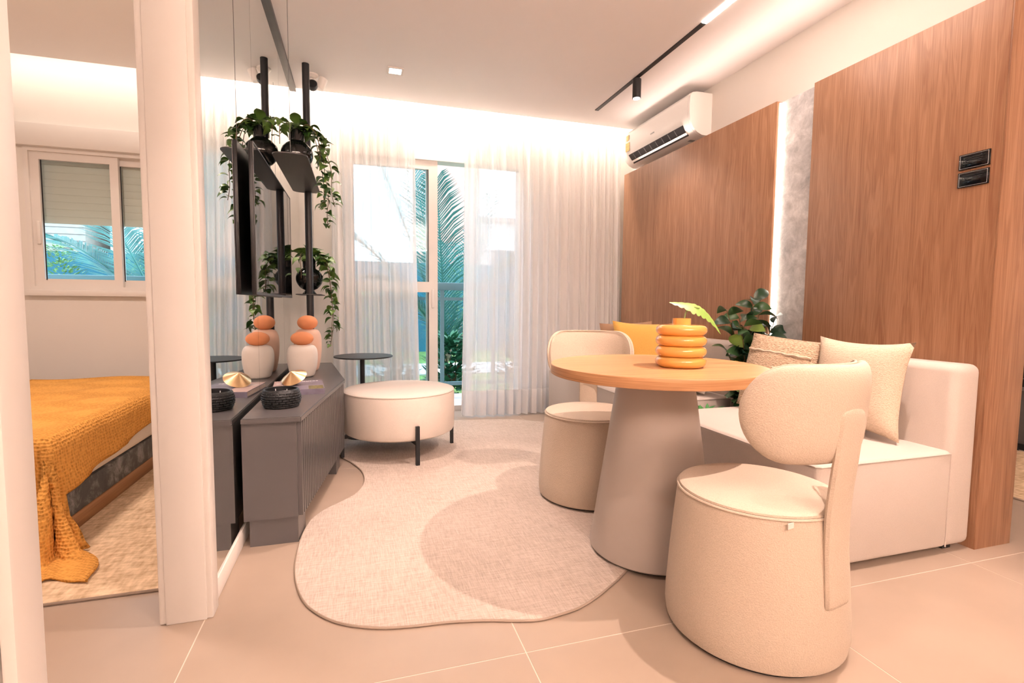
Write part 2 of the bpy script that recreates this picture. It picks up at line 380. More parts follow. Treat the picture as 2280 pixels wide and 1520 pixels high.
# wall between living room and bedroom, carrying the mirror
bm = bmesh.new(); box(bm, -0.605, XW, 1.86, YB, 0, 3.07); box(bm, -0.605, XW, 0.94, 1.86, 2.42, CEIL); box(bm, -0.605, XW, YN, 0.94, 0, CEIL)
struct('wall_left', bm, 'wall', 'plaster wall between living room and bedroom', 'wall', smooth=False)
struct('wall_right', bx(XR, XR+0.03, 1.467, YB, 0, 3.07), 'wall', 'beige plaster wall above the timber panelling', 'wall', smooth=False)
struct('wall_front', bx(-3.2, 5.4, YN-0.1, YN, 0, CEIL), 'wall', 'plaster wall behind the viewer', 'wall', smooth=False)
bm = bmesh.new(); box(bm, -3.3, -3.2, YN, YB+0.14, 0, 3.07); struct('wall_bedroom', bm, 'wall', 'plaster end wall of the bedroom', 'wall', smooth=False)
struct('wall_side', bx(5.4, 5.5, YN, YB+0.14, 0, 3.07), 'wall', 'plaster end wall of the side room', 'wall', smooth=False)
# baseboard under the mirror
struct('baseboard_left', rbox(XW, XW+0.012, 1.935, 4.94, 0, 0.075, 0.003), 'white', 'white skirting board under the mirror wall', 'baseboard')
# bedroom doorway: jamb linings and architraves
dr = tag(bpy.data.objects.new('door_2', None), 'white painted doorway lining opening into the bedroom', 'door', kind='structure'); COL.objects.link(dr)
dr.location = (-0.55, 1.86, 0)
def dpart(name, bm, **kw):
    for v in bm.verts: v.co -= Vector((-0.55, 1.86, 0))
    return part(name, bm, 'white', dr, **kw)
dpart('jamb_lining', rbox(-0.612, -0.493, 1.832, 1.86, 0, 2.40, 0.003))
dpart('architrave', rbox(-0.498, -0.475, 1.838, 1.905, 0, 2.46, 0.005))
dpart('architrave', rbox(-0.632, -0.607, 1.838, 1.905, 0, 2.46, 0.005))
dpart('architrave', rbox(-0.498, -0.478, 0.872, 0.944, 0, 2.46, 0.005))
dpart('architrave', rbox(-0.632, -0.607, 0.872, 0.944, 0, 2.46, 0.005))
dpart('jamb_lining', rbox(-0.612, -0.493, 0.940, 0.965, 0, 2.40, 0.003))
dpart('head_lining', rbox(-0.612, -0.493, 0.94, 1.86, 2.40, 2.425, 0.003))

# mirror
mir = thing('wall_mirror', 'full-height frameless mirror cladding the wall behind the console', 'mirror', (XW, 3.3, 0.08))
for y0, y1 in ((1.912, 2.868), (2.871, 3.82), (3.823, 4.94)):
    part('mirror_panel', bx(0.001, 0.006, y0-3.3, y1-3.3, 0, 2.735), 'mirror', mir, smooth=False)
part('top_channel', bx(0.0, 0.030, 1.912-3.3, CE-3.3, 2.722, 2.7515), 'profile', mir, smooth=False)

# timber-clad partition
tw = tag(bpy.data.objects.new('trim_1', None), 'walnut-coloured timber wall cladding with a stone strip between the panels', 'wall panel', kind='structure'); COL.objects.link(tw)
PX = 2.567
part('timber_panel', rbox(PX, XR, 2.687, 4.62, 0.0, 2.36, 0.002), 'timber', tw)
part('timber_panel', rbox(PX, XR, 1.467, 2.409, 0.0, 2.36, 0.001), 'timber', tw)
part('end_panel', rbox(PX+0.001, XR+0.03, 1.460, 1.4668, 0.0, 2.36, 0.001), 'timber', tw, label='timber end panel of the partition')
part('stone_strip', bx(2.610, XR, 2.409, 2.687, 0.0, 2.36), 'stone', tw, smooth=False, label='grey veined stone strip')
part('light_strip', bx(2.588, 2.6095, 2.677, 2.687, 0.05, 2.35), 'ledstrip', tw, smooth=False, label='vertical led strip')

# ---------------------------------------------------------------- bedroom window
win = tag(bpy.data.objects.new('window_1', None), 'white sliding bedroom window with half-lowered roller shutter', 'window', kind='structure'); COL.objects.link(win)
def frame(name, x0, x1, z0, z1, t, y0, y1, parent, mat='white'):
    bm = bmesh.new(); box(bm, x0, x0+t, y0, y1, z0, z1); box(bm, x1-t, x1, y0, y1, z0, z1)
    box(bm, x0+t, x1-t, y0, y1, z0, z0+t); box(bm, x0+t, x1-t, y0, y1, z1-t, z1); return part(name, bm, mat, parent, smooth=False)
frame('window_frame', WX0, WX1, WZ0, WZ1, 0.032, YB-0.02, YB+0.12, win)
mid = (WX0+WX1)/2
s1 = frame('sash', WX0+0.032, mid+0.03, WZ0+0.032, WZ1-0.032, 0.058, YB+0.0, YB+0.035, win)
s2 = frame('sash', mid-0.03, WX1-0.032, WZ0+0.032, WZ1-0.032, 0.058, YB+0.04, YB+0.075, win)
part('pane', bx(WX0+0.10, mid-0.025, YB+0.015, YB+0.019, WZ0+0.08, WZ1-0.094), 'glass', s1, smooth=False)
part('pane', bx(mid+0.025, WX1-0.10, YB+0.055, YB+0.059, WZ0+0.08, WZ1-0.094), 'glass', s2, smooth=False)
part('gasket', bx(WX0+0.10, WX0+0.108, YB-0.002, YB+0.002, WZ0+0.08, WZ1-0.094), 'plasticblack', s1, smooth=False)
part('gasket', bx(mid+0.03, mid+0.037, YB+0.036, YB+0.041, WZ0+0.08, WZ1-0.094), 'plasticblack', s2, smooth=False)
lk = part('lock', rbox(WX0+0.058, WX0+0.082, YB-0.012, YB, 1.50, 1.68, 0.005), 'white', s1)
part('latch', rbox(WX0+0.064, WX0+0.076, YB-0.022, YB-0.012, 1.56, 1.63, 0.003), 'white', lk) if False else None
part('window_sill', rbox(WX0-0.03, WX1+0.03, YB-0.05, YB+0.0, WZ0-0.045, WZ0, 0.004), 'white', win)
part('shutter_box', rbox(WX0-0.05, WX1+0.05, YB-0.06, YB-0.001, WZ1, WZ1+0.17, 0.004), 'white', win)
for k in range(9):
    z = 2.20-k*0.058
    part('shutter_slat', rbox(WX0+0.05, WX1-0.05, YB+0.085, YB+0.10, z-0.0585, z+0.001, 0.005), 'shutter', win)

# ---------------------------------------------------------------- balcony door
dor = tag(bpy.data.objects.new('door_1', None), 'white framed sliding glass balcony door between the sheers', 'door', kind='structure'); COL.objects.link(dor)
frame('door_frame', DX0, DX1, 0.0, DZ1, 0.05, YB-0.02, YB+0.13, dor)
lf = frame('door_leaf', DX0+0.05, 0.745, 0.04, DZ1-0.05, 0.085, YB+0.0, YB+0.04, dor)
part('transom', bx(DX0+0.13, 0.66, YB+0.0, YB+0.04, 1.17, 1.27), 'white', lf, smooth=False)
part('pane', bx(DX0+0.13, 0.662, YB+0.018, YB+0.022, 1.27, DZ1-0.13), 'glass', lf, smooth=False)
part('pane', bx(DX0+0.13, 0.662, YB+0.018, YB+0.022, 0.12, 1.17), 'glass', lf, smooth=False)
part('gasket', bx(0.650, 0.659, YB-0.001, YB+0.001, 0.13, 1.17), 'plasticblack', lf, smooth=False)
part('gasket', bx(0.650, 0.659, YB-0.001, YB+0.001, 1.27, DZ1-0.135), 'plasticblack', lf, smooth=False)
part('handle', rbox(0.685, 0.71, YB-0.014, YB, 1.02, 1.20, 0.005), 'white', lf)
lf2 = frame('door_leaf', DX0+0.06, 0.70, 0.04, DZ1-0.05, 0.06, YB+0.055, YB+0.095, dor)
part('pane', bx(DX0+0.12, 0.64, YB+0.073, YB+0.077, 0.10, DZ1-0.11), 'glass', lf2, smooth=False)

# ================================================================== OUTSIDE
struct('ground_garden', bx(-24, 22, YB+1.0, 30, -0.35, -0.15), 'grass', 'green lawn of the garden outside', 'lawn', smooth=False)
struct('floor_balcony', bx(-4, 4, YB+0.13, YB+1.0, -0.2, -0.01), 'path', 'pale balcony slab outside the glass door', 'balcony', smooth=False)
struct('ground_path', bx(-24, 22, 8.6, 10.2, -0.15, -0.13), 'path', 'pale concrete path crossing the garden', 'path', smooth=False)
rl = thing('balcony_railing', 'blue-grey metal balcony railing outside the windows', 'railing', (0, 5.72, 0))
part('top_rail', rbox(-3.9, 3.9, -0.03, 0.03, 1.215, 1.30, 0.01), 'railing', rl)
part('middle_rail', bx(-3.9, 3.9, -0.015, 0.015, 1.10, 1.135), 'railing', rl, smooth=False)
part('bottom_rail', bx(-3.9, 3.9, -0.02, 0.02, 0.13, 0.17), 'railing', rl, smooth=False)
bal_me = None
for k in range(27):
    x = -3.9+0.3*k+0.01
    if bal_me is None:
        o = part('baluster', bx(-0.022, 0.022, -0.013, 0.013, -0.01, 1.215), 'railing', rl, smooth=False); bal_me = o.data
    else:
        o = bpy.data.objects.new('baluster', bal_me); COL.objects.link(o); o.parent = rl
    o.location = (x, 0, 0)
fn = struct('wall_garden', bx(-24, 22, 13.0, 13.2, -0.15, 2.10), 'teal', 'teal painted garden wall beyond the plants', 'wall', smooth=False)
def house(name, label, x0, x1, y0, h, mat, slats, wins=()):
    t = thing(name, label, 'building', ((x0+x1)/2, y0, -0.15))
    hw = (x1-x0)/2
    part('facade', bx(-hw, hw, 0, 4, 0, h), mat, t, smooth=False)
    if slats:
        bm = bmesh.new(); z = 0.3
        while z < h-0.1:
            box(bm, -hw-0.02, hw+0.02, -0.03, 0.0, z, z+0.15); z += 0.18
        part('siding', bm, mat, t, smooth=False, kind='stuff')
    part('roof', bx(-hw-0.2, hw+0.2, -0.2, 4.2, h, h+0.15), 'housetan', t, smooth=False)
    for (a, b, z0, z1) in wins:
        wf = part('window', bx(a-0.05, b+0.05, -0.06, 0.0, z0-0.05, z1+0.05), 'housewhite', t, smooth=False)
        part('pane', bx(a, b, -0.07, -0.061, z0, z1), 'railing', wf, smooth=False)
house('white_house', 'white clapboard house with a window beyond the teal wall', -6.6, -0.9, 17, 6.2, 'housewhite', True, ((0.3, 1.6, 3.3, 4.4),))
house('tan_house', 'tan rendered house with ribbed front at far left', -8.30, -7.0, 16.5, 6.0, 'housetan', True)
house('shed_house', 'narrow white shuttered block left of the tan house', -10.8, -8.8, 16.8, 5.2, 'housewhite', True)
house('brick_house', 'pink brick house seen through the right sheer', 1.9, 3.4, 14.5, 7.0, 'housebrick', False)
house('pale_house', 'pale two-storey house behind the right sheer', 3.9, 9.0, 18, 4.2, 'housewhite', False, ((-1.8, -0.9, 2.2, 3.2),))
def frond(bm, base, az, length, rise, droop, n=58, leaf=0.62):
    pts = []
    for i in range(n+1):
        t = i/n
        d = length*t; z = rise*t - droop*t*t
        pts.append(Vector((base[0]+math.cos(az)*d, base[1]+math.sin(az)*d, base[2]+z)))
    tube(bm, pts, [0.022*(1-0.85*i/n) for i in range(n+1)], 5)
    side = Vector((-math.sin(az), math.cos(az), 0))
    for i in range(3, n+1):
        t = i/n; tan = (pts[i]-pts[i-1]).normalized(); L = leaf*(0.35+0.65*math.sin(PI*min(1, t*0.9+0.08)))
        for s in (-1, 1):
            d = (side*s*0.75 + tan*0.75 + Vector((0, 0, 0.10-0.15*random.random()))).normalized()
            tip = pts[i]+d*L+Vector((0, 0, -0.10*L)); mid_ = pts[i]+d*L*0.5+Vector((0, 0, 0.02))
            wv = tan*0.012
            v = [bm.verts.new(p) for p in (pts[i]-wv, pts[i]+wv, mid_+wv*1.1, tip, mid_-wv*1.1)]
            bm.faces.new(v)
def palm(label, loc, trunk, fronds):
    t = thing('palm_tree', label, 'palm', loc, group=None)
    bm = bmesh.new(); tube(bm, [(0.03*math.sin(k), 0.03*math.cos(k*1.3), trunk*k/8) for k in range(9)], [0.09-0.004*k for k in range(9)], 12); part('trunk', bm, 'bark', t)
    for (az, ln, rise, droop) in fronds:
        bm = bmesh.new(); frond(bm, (0, 0, trunk), math.radians(az), ln, rise, droop); part('frond', bm, 'palm', t, smooth=False)
palm('palm with tall fronds outside the glass balcony door', (1.25, 7.5, -0.15), 0.55,
     ((160, 1.1, 3.6, 0.6), (120, 0.8, 3.2, 0.4), (35, 1.0, 3.0, 0.6), (185, 1.5, 2.6, 0.9), (250, 0.7, 3.0, 0.7), (330, 1.3, 2.4, 0.9), (200, 1.2, 2.0, 1.0), (80, 1.4, 2.6, 0.9), (15, 1.6, 1.9, 1.2)))
palm('low spreading palm outside the bedroom window', (-2.30, 7.3, -0.15), 0.9,
     ((175, 1.5, 1.3, 0.9), (160, 1.4, 1.7, 0.6), (190, 1.3, 0.8, 1.0), (140, 1.1, 1.9, 0.5), (100, 1.0, 2.2, 0.5), (60, 1.2, 2.2, 0.5), (20, 1.4, 1.8, 0.8), (215, 1.1, 1.2, 0.9), (75, 0.8, 2.6, 0.2)))
def shrub(label, loc, rx, h, n, mat, leaf=0.09, upright=False):
    t = thing('garden_shrub', label, 'shrub', loc)
    bm = bmesh.new()
    for k in range(7):
        a = 2*PI*k/7; tube(bm, [(0, 0, 0), (0.3*rx*math.cos(a), 0.3*rx*math.sin(a), h*0.5), (0.6*rx*math.cos(a), 0.6*rx*math.sin(a), h*0.72)], [0.014, 0.010, 0.004], 5)
    part('stem', bm, 'stem', t)
    bm = bmesh.new()
    for k in range(n):
        a = random.random()*2*PI; u = random.random(); rr = rx*math.sqrt(random.random())*(0.5+0.5*math.sin(PI*min(u+0.15, 1)))
        p = Vector((rr*math.cos(a), rr*math.sin(a)*0.7, 0.05+u*h)); d = Vector((math.cos(a), math.sin(a), random.uniform(-0.2, 1.0))).normalized()
        s = d.cross(Vector((0, 0, 1))).normalized()*leaf*0.22
        v = [bm.verts.new(q) for q in (p, p+d*leaf*0.3+s*0.9, p+d*leaf*0.6+s*0.8, p+d*leaf, p+d*leaf*0.6-s*0.8, p+d*leaf*0.3-s*0.9)]; bm.faces.new(v)
    part('foliage', bm, mat, t, smooth=False, kind='stuff')
shrub('yellow-green bush at the left edge of the bedroom window', (-5.45, 11.9, -0.15), 0.62, 2.25, 1500, 'shrub')
shrub('pale flowering shrub before the teal wall', (-4.1, 11.9, -0.15), 0.62, 2.0, 1100, 'shrub', 0.08)
shrub('pale shrub beside the spreading palm', (-2.75, 11.9, -0.15), 0.62, 1.9, 1200, 'shrub')
shrub('tall loose shrub seen between the door and right sheer', (2.15, 11.3, -0.15), 0.8, 2.0, 1100, 'shrub')
shrub('leafy shrub behind the left sheer', (0.1, 11.3, -0.15), 0.9, 1.6, 900, 'shrub')
shrub('dark broad-leaved plant just outside the balcony railing', (1.14, 6.45, -0.15), 0.30, 0.75, 420, 'shrubdark', 0.17)
shrub('dark leafy plant outside the left door leaf', (0.42, 6.45, -0.15), 0.26, 0.8, 320, 'shrubdark', 0.16)
shrub('broad-leaved plant behind the right sheer', (2.1, 6.45, -0.15), 0.36, 0.8, 360, 'shrubdark', 0.17)

# ================================================================== CURTAINS
def curtain_surface(x0, x1, zt, zb, seed, flare_l=0.0, flare_r=0.0, off=0.0, cols=220, rows=26, folds=11):
    rnd = random.Random(seed); bm = bmesh.new()
    ph = [rnd.uniform(0, 6.28) for _ in range(6)]
    grid = []
    for j in range(rows+1):
        s = j/rows; z = zt+(zb-zt)*s; row = []
        for i in range(cols+1):
            u = i/cols
            ph_w = 2*PI*folds*(u+0.018*math.sin(5*u*2*PI/3+ph[0])+0.010*s*math.sin(7*u+ph[1]))
            a = (0.018+0.020*s)*(0.75+0.4*math.sin(3.1*u*2+ph[2]))
            y = a*math.sin(ph_w)+0.010*math.sin(2.7*ph_w+ph[3])+0.02*s*math.sin(4*u+ph[4])
            x = x0+(x1-x0)*u + s*s*(flare_l*(1-u)+flare_r*u) + 0.012*math.cos(ph_w)
            row.append(bm.verts.new((x, 4.775-0.16*s**1.5+y+off, z)))
        grid.append(row)
    for j in range(rows):
        for i in range(cols): bm.faces.new((grid[j][i], grid[j][i+1], grid[j+1][i+1], grid[j+1][i]))
    return bm
def curtain(label, x0, x1, seed, fl=0, fr=0, folds=11):
    t = thing('sheer_curtain', label, 'curtain', (0, 0, 0))
    part('fabric_panel', curtain_surface(x0, x1, 3.05, 0.012, seed, fl, fr, folds=folds), 'sheer', t)
    a = curtain_surface(x0, x1, 3.05, 0.012, seed, fl, fr, off=-0.004, folds=folds)
    kill = [v for v in a.verts if v.co.z > 0.25]; bmesh.ops.delete(a, geom=kill, context='VERTS'); part('hem', a, 'hem', t)
    bm = bmesh.new(); tube(bm, [(x0-0.03, 4.775, 3.06), (x1+0.03, 4.775, 3.06)], 0.008, 6); part('curtain_track', bm, 'white', t)
curtain('narrow white sheer curtain left of the glass door', -0.22, 0.50, 3, 0.0, 0.03, 9)
curtain('wide white sheer curtain right of the glass door', 0.96, 2.60, 11, -0.06, -0.05, 17)

# ================================================================== CEILING FITTINGS
def downlight(label, x, y):
    t = thing('recessed_downlight', label, 'downlight', (x, y, CEIL))
    bm = bmesh.new()
    for a in ((-0.06, 0.06, -0.06, -0.045), (-0.06, 0.06, 0.045, 0.06), (-0.06, -0.045, -0.045, 0.045), (0.045, 0.06, -0.045, 0.045)): box(bm, *a, -0.008, 0.0)
    part('trim_ring', bm, 'white', t, smooth=False)
    part('lens', bx(-0.045, 0.045, -0.045, 0.045, -0.004, 0.0), 'lamp', t, smooth=False)
downlight('square recessed downlight in the ceiling near the curtains', 0.294, 4.09)
downlight('square recessed downlight above the middle of the rug', 0.294, 2.50)
downlight('square recessed downlight above the viewer', 0.294, 0.78)
tr = thing('ceiling_track', 'long slim black lighting track set in the ceiling', 'track light', (2.102, 2.6, CEIL))
part('track_profile', bx(-0.017, 0.017, 0.22, 1.72, -0.006, 0.0), 'black', tr, smooth=False)
part('track_profile', bx(-0.017, 0.017, -1.9, -1.0, -0.006, 0.0), 'black', tr, smooth=False)
part('led_diffuser', bx(-0.017, 0.017, -1.0, 0.22, -0.006, 0.0), 'led', tr, smooth=False, label='glowing linear led module')
def track_spot(label, x, y):
    t = thing('track_spotlight', label, 'spotlight', (x, y, CEIL-0.006))
    bm = bmesh.new(); cyl(bm, (0, 0), 0.033, -0.155, -0.012, 28); part('cylinder_body', bm, 'black', t)
    bm = bmesh.new(); cyl(bm, (0, 0), 0.012, -0.014, 0.0, 12); part('stem', bm, 'black', t)
    bm = bmesh.new(); cyl(bm, (0, 0), 0.027, -0.158, -0.154, 24); part('lens', bm, 'lamp', t)
track_spot('black cylinder spotlight hanging from the ceiling track', 2.102, 3.62)
track_spot('black cylinder spotlight on the track above the near chair', 2.102, 1.33)
def fill_lamp(label, x, y, s):  # bodies of the fill lamps, out of view
    t = thing('unseen_panel_lamp', label, 'ceiling lamp', (x, y, CEIL)); part('frame', bx(-s-0.02, s+0.02, -s-0.02, s+0.02, -0.012, 0.0), 'white', t, smooth=False)
    part('diffuser', bx(-s, s, -s, s, -0.016, -0.012), 'led', t, smooth=False)
fill_lamp('square panel lamp added out of view to light the bedroom', -1.6, 2.6, 0.15)
fill_lamp('unseen square panel lamp lighting the side room', 3.9, 1.6, 0.2)
# twin-headed white fitting with a dark lens
t = thing('security_camera', 'small white ceiling camera with swivel body and dark round lens', 'camera', (-0.325, 4.36, CEIL))
bm = bmesh.new(); lathe(bm, [(0, 0), (0.05, 0), (0.05, -0.012), (0.03, -0.03), (0, -0.03)], 24); part('mount', bm, 'acwhite', t)
bm = bmesh.new(); tube(bm, [(0, 0, -0.03), (0.005, 0, -0.06), (0.02, 0.0, -0.085)], 0.016, 10); part('swivel_arm', bm, 'acwhite', t)
mx = Matrix.Translation((0.07, 0.02, -0.055)) @ Matrix.Rotation(math.radians(22), 4, 'Y')
bm = bmesh.new(); lathe(bm, [(0, -0.045), (0.030, -0.045), (0.033, -0.04), (0.033, 0.045), (0, 0.045)], 20, mx=mx); part('sensor_head', bm, 'acwhite', t)
mx = Matrix.Translation((0.008, -0.03, -0.10)) @ Matrix.Rotation(math.radians(70), 4, 'X')
bm = bmesh.new(); lathe(bm, [(0, -0.02), (0.030, -0.02), (0.038, 0.0), (0.036, 0.03), (0.022, 0.035), (0, 0.03)], 24, mx=mx); part('lens_housing', bm, 'plasticblack', t)
tube_b = bmesh.new(); tube(tube_b, [(0.0, 0, -0.03), (0.03, 0.01, -0.045), (0.06, 0.02, -0.045)], 0.004, 6); part('cable', tube_b, 'acwhite', t)

# ================================================================== AIR CONDITIONER
t = thing('air_conditioner', 'white split air conditioner mounted above the timber panelling', 'air conditioner', (XR, 4.11, 2.44))
prof = [(0, 0.0), (-0.09, 0.0), (-0.135, 0.02), (-0.175, 0.055), (-0.20, 0.10), (-0.212, 0.16), (-0.214, 0.23), (-0.208, 0.30), (-0.19, 0.325), (-0.15, 0.335), (0, 0.335)]
def ac_extrude(y0, y1, s=1.0):
    bm = bmesh.new(); A = [bm.verts.new((x*s, y0, 0.1675+(z-0.1675)*s)) for x, z in prof]; B = [bm.verts.new((x*s, y1, 0.1675+(z-0.1675)*s)) for x, z in prof]
    n = len(prof); bm.faces.new(A); bm.faces.new(B[::-1])
    for i in range(n): bm.faces.new((A[i], B[i], B[(i+1) % n], A[(i+1) % n]))
    return bm
part('casing', ac_extrude(-0.505, 0.515), 'acwhite', t, angle=30)
part('end_cap', ac_extrude(-0.532, -0.507, 0.995), 'acwhite', t, angle=30)
part('end_cap', ac_extrude(0.517, 0.54, 0.995), 'acwhite', t, angle=30)
# outlet along the lower front: dark slot, vanes and flap, set on the slanting underside
def on_slant(u, off):   # u 0 bottom .. 1 top along the lower curve, off outwards
    a = Vector((-0.128, 0, 0.014)); b = Vector((-0.203, 0, 0.105)); d = b-a; nrm = Vector((-d.z, 0, d.x)).normalized() if False else Vector((-0.77, 0, -0.63))
    return a+d*u+nrm*off
def slant_strip(u0, u1, y0, y1, off0, off1):
    bm = bmesh.new(); c = [on_slant(u0, off0), on_slant(u1, off0), on_slant(u1, off1), on_slant(u0, off1)]
    A = [bm.verts.new((p.x, y0, p.z)) for p in c]; B = [bm.verts.new((p.x, y1, p.z)) for p in c]
    bm.faces.new(A); bm.faces.new(B[::-1])
    for i in range(4): bm.faces.new((A[i], B[i], B[(i+1) % 4], A[(i+1) % 4]))
    return bm
slot = part('air_outlet', slant_strip(0.10, 0.93, -0.43, 0.43, -0.01, 0.011), 'plasticblack', t, smooth=False)
for k in range(8):
    y = -0.32+k*0.095; part('vane', slant_strip(0.45, 0.9, y, y+0.006, 0.010, 0.014), 'steel', slot, smooth=False)
part('flap', slant_strip(0.24, 0.40, -0.44, 0.44, 0.016, 0.022), 'acwhite', t, smooth=False)
part('energy_sticker', bx(-0.217, -0.2145, 0.40, 0.47, 0.13, 0.21), 'sticker', t, smooth=False)
part('energy_sticker', bx(-0.217, -0.2145, 0.41, 0.46, 0.23, 0.28), 'sticker', t, smooth=False)
part('badge', bx(-0.2165, -0.2145, -0.03, 0.03, 0.165, 0.172), 'steel', t, smooth=False)
part('maker_plate', bx(-0.10, -0.05, -0.40, -0.36, -0.002, 0.0), 'steel', t, smooth=False)

# plaques
for i, (z0, lab) in enumerate(((1.662, 'upper glossy black plaque with thin white border on the timber panel'), (1.585, 'lower glossy black plaque with thin white border on the timber panel'))):
    t = thing('wall_plaque', lab, 'plaque', (PX, 1.562, z0), group='pair of black plaques')
    part('plate', rbox(-0.008, -0.0005, -0.058, 0.058, 0, 0.066, 0.001), 'plaque', t)
    bm = bmesh.new()
    for a in ((-0.053, 0.053, 0.004, 0.0047), (-0.053, 0.053, 0.0613, 0.062), (-0.053, -0.0523, 0.0047, 0.0613), (0.0523, 0.053, 0.0047, 0.0613)): box(bm, -0.0085, -0.0078, a[0], a[1], a[2], a[3])
    part('border_line', bm, 'print_', t, smooth=False)
    for k in range(4):
        part('text_line', bx(-0.0084, -0.0078, -0.04+0.006*k, 0.04-0.004*(k % 3), 0.048-k*0.008, 0.0495-k*0.008), 'faint', t, smooth=False)

# ================================================================== SHELF STAND, TV, CONSOLE
t = thing('plant_stand', 'black ceiling-height pole with two bronze shelves for trailing plants', 'plant stand', (-0.353, 4.188, 0.565))
bm = bmesh.new(); cyl(bm, (0, 0), 0.026, 0.0, CEIL-0.565, 24); part('pole', bm, 'black', t)
def rounded(x0, x1, y0, y1, r, n=8):
    out = []
    for cx, cy, a0 in ((x1-r, y1-r, 0), (x0+r, y1-r, 90), (x0+r, y0+r, 180), (x1-r, y0+r, 270)):
        for k in range(n+1):
            a = math.radians(a0+90*k/n); out.append((cx+r*math.cos(a), cy+r*math.sin(a)))
    return out
UZ = 1.895
bm = bmesh.new(); prism(bm, rounded(-0.105, 0.085, -1.03, 0.04, 0.06), UZ-0.565, UZ-0.565+0.006); part('shelf', bm, 'bronze', t, angle=30)
LZ = 1.118
bm = bmesh.new(); prism(bm, rounded(-0.105, 0.085, -0.04, 0.46, 0.06), LZ-0.565, LZ-0.565+0.006); part('shelf', bm, 'bronze', t, angle=30)
bm = bmesh.new(); tube(bm, [(-0.005, -1.0, UZ-0.565), (-0.005, -1.0, CEIL-0.565)], 0.0016, 6); part('wire', bm, 'steel', t)
bm = bmesh.new(); tube(bm, [(0.0, 0.42, LZ-0.565), (0.0, 0.42, CEIL-0.565)], 0.0016, 6); part('wire', bm, 'steel', t)
# book on the upper shelf
t = thing('shelf_book', 'flat blush-edged book under the vase on the upper shelf', 'book', (-0.375, 3.72, UZ+0.006))
part('pages', bx(-0.07, 0.068, -0.12, 0.12, 0.004, 0.028), 'paper', t, smooth=False)
part('cover', bx(-0.073, 0.073, -0.123, 0.123, 0.028, 0.032), 'plasticblack', t, smooth=False); part('cover', bx(-0.073, 0.073, -0.123, 0.123, 0, 0.004), 'plasticblack', t, smooth=False)
def globe_vase(label, loc, s=1.0):
    t = thing('globe_vase', label, 'vase', loc)
    pr_ = [(0, 0), (0.055, 0), (0.058, 0.006), (0.040, 0.028), (0.036, 0.036), (0.07, 0.055), (0.10, 0.095), (0.108, 0.135), (0.10, 0.175), (0.075, 0.205), (0.054, 0.222), (0.052, 0.235), (0.052, 0.30), (0.047, 0.303), (0.045, 0.24), (0.0, 0.235)]
    pr_ = [(0, 0)]+[(v.x, v.y) for v in spline([(r, z, 0) for r, z in pr_[1:-1]], 4)]+[pr_[-1]]
    bm = bmesh.new(); lathe(bm, [(r*s, z*s) for r, z in pr_], 48); part('vase_body', bm, 'glossblack', t); return t
globe_vase('glossy black globe vase on the upper plant shelf', (-0.385, 3.80, UZ+0.038), 0.95)
globe_vase('glossy black globe vase on the lower plant shelf', (-0.375, 4.42, LZ+0.006), 0.95)
# trailing plants
def leaf_mesh(name, kind):
    bm = bmesh.new()
    if kind == 'heart': prof_ = [(0.0, 0.0), (0.10, 0.24), (0.25, 0.34), (0.45, 0.32), (0.70, 0.18), (0.88, 0.07), (1.0, 0.0)]
    elif kind == 'oval': prof_ = [(0.0, 0.0), (0.12, 0.16), (0.32, 0.27), (0.55, 0.29), (0.78, 0.20), (0.93, 0.08), (1.0, 0.0)]
    else: prof_ = [(0.0, 0.0), (0.2, 0.08), (0.45, 0.11), (0.75, 0.07), (1.0, 0.0)]
    if kind != 'blade':
        q_ = spline([(y, wd, 0) for y, wd in prof_], 2); prof_ = [(v.x, max(0.0, v.y)) for v in q_]; prof_[0] = (0.0, 0.0); prof_[-1] = (1.0, 0.0)
    mid_, L, R = [], [], []
    for y, wd in prof_:
        z = 0.16*math.sin(y*PI*0.9)-0.18*y*y
        mid_.append(bm.verts.new((0, y, z)))
        if wd > 0: L.append(bm.verts.new((-wd, y-(0.05 if kind == 'heart' and y < 0.3 else 0), z+wd*0.30))); R.append(bm.verts.new((wd, y-(0.05 if kind == 'heart' and y < 0.3 else 0), z+wd*0.30)))
        else: L.append(None); R.append(None)
    for i in range(len(prof_)-1):
        for sd, fl_ in ((L, False), (R, True)):
            f = [mid_[i], mid_[i+1]] + ([sd[i+1]] if sd[i+1] else []) + ([sd[i]] if sd[i] else [])
            bm.faces.new(f[::-1] if fl_ else f)
    me = bpy.data.meshes.new(name); bm.to_mesh(me); bm.free(); me.polygons.foreach_set('use_smooth', [True]*len(me.polygons)); return me
LEAF = {}
for k_, mt_ in (('heart', 'pothos'), ('oval', 'ficus'), ('blade', 'fern')):
    LEAF[k_] = leaf_mesh('leaf_'+k_, k_); LEAF[k_].materials.append(M[mt_])
lime_me = leaf_mesh('leaf_lime', 'oval'); lime_me.materials.append(M['lime']); LEAF['lime'] = lime_me
def put_leaf(kind, parent, p, d, size, roll=0.0, name='leaf'):
    o = bpy.data.objects.new(name, LEAF[kind]); COL.objects.link(o); o.parent = parent
    q = Vector(d).normalized().to_track_quat('Y', 'Z').to_matrix().to_4x4() @ Matrix.Rotation(roll, 4, 'Y')
    o.matrix_local = Matrix.Translation(p) @ q @ Matrix.Scale(size, 4); return o
